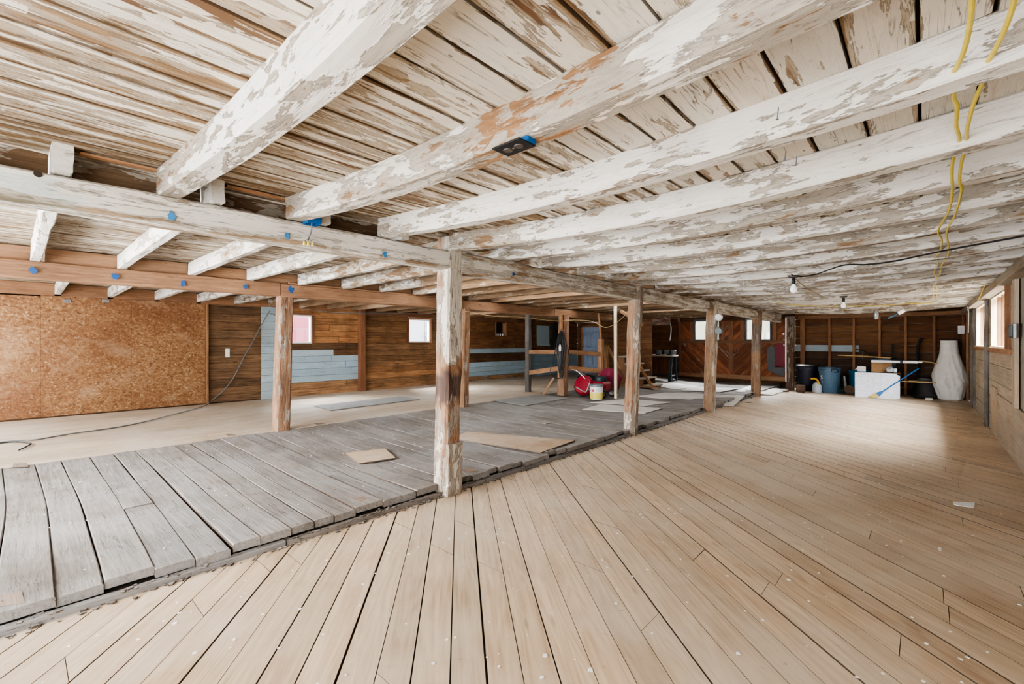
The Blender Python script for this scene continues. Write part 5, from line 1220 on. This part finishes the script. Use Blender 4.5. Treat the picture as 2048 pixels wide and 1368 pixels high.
m = MB(); m.tube([at(1130, 640, y=8.6), at(1180, 642, y=8.7), at(1212, 655, y=8.8), at(1240, 640, y=8.6), at(1256, 622, y=8.4)], .007, 6, 5); tag(m.build('ceiling_cable', M['handle']), 'pale cable looping between the hose post and the rounded log post', 'cable')
m = MB(); m.tube([at(600, 617, x=XL + .3), at(640, 622, x=XL + .3), at(690, 626, x=XL + .3), at(760, 626, x=XL + .3), at(860, 628, x=XL + .3)], .008, 6, 5); tag(m.build('ceiling_cable', M['greym']), 'grey cable strung high along the left wall above the windows', 'cable')

# ------------------------------------------------------------------ light
sc = bpy.context.scene
w = bpy.data.worlds.new('daylight_and_fill'); sc.world = w; w.use_nodes = True
nt = w.node_tree; bgn = nt.nodes.get('Background') or nt.nodes.new('ShaderNodeBackground'); bgn.inputs[0].default_value = (.93, .96, 1, 1); bgn.inputs[1].default_value = 1.7
out = nt.nodes.get('World Output') or nt.nodes.new('ShaderNodeOutputWorld'); nt.links.new(bgn.outputs[0], out.inputs[0])
def area(loc, tgt, sx, sy, e, col=(1, .985, .965), spread=180):
    l = bpy.data.lights.new('daylight_and_fill', 'AREA'); l.shape = 'RECTANGLE'; l.size = sx; l.size_y = sy; l.energy = e; l.color = col; l.spread = math.radians(spread)
    o = bpy.data.objects.new('daylight_and_fill', l); C.objects.link(o); o.location = loc; o.rotation_euler = (Vector(tgt) - Vector(loc)).to_track_quat('-Z', 'Y').to_euler(); return o
area((-.9, -1.5, 1.1), (-1.6, 6, 1.9), 3.0, 1.6, 105)
area((-5, -1.6, 1.5), (-5, 9, .4), 3.2, 1.1, 150, spread=110)
# added fill lights tucked unseen between the joists to brighten the floors
for kk in (6, 9, 13, 17): area((-5, .155 + .662 * kk + .33, 2.37), (-5, .156 + .662 * kk + .33, 0), 2.6, .35, 14)
for kk in (7, 12): area((-8.8, .45 + .662 * kk + .33, 2.36), (-8.8, .451 + .662 * kk + .33, 0), 2.6, .35, 13)
area((-8.8, -1.6, 1.2), (-9.2, 5, 1.1), 3.4, 1.7, 110)
# bright winter sky outside each window, standing high beside the building
for (a, b, c, d) in (WA, WB): area((XR + 1.5, (a + b) / 2, 3.5), (-2.2, (a + b) / 2 - .3, .2), 2.4, 1.6, 950, (.95, .97, 1))
for W_ in (W1, W2): area((XL - 1.3, (W_[0] + W_[1]) / 2 - .2, 3.3), (XL + 2.6, (W_[0] + W_[1]) / 2 + .2, .1), 1.6, 1.2, 1000, (.95, .97, 1))
for x in (-5.47, -3.9): area((x, YB + 1.5, 3.4), (x, YB - 3.0, 0), 1.4, 1.2, 900, (.95, .97, 1))
sc.view_settings.view_transform = 'AgX'; sc.view_settings.look = 'AgX - Medium High Contrast'; sc.view_settings.exposure = 0.78
try: sc.cycles.max_bounces = 5; sc.cycles.diffuse_bounces = 3; sc.cycles.glossy_bounces = 2; sc.cycles.use_adaptive_sampling = True; sc.cycles.adaptive_threshold = .12; sc.cycles.adaptive_min_samples = 14; sc.cycles.transparent_max_bounces = 8; sc.cycles.use_denoising = True
except Exception: pass
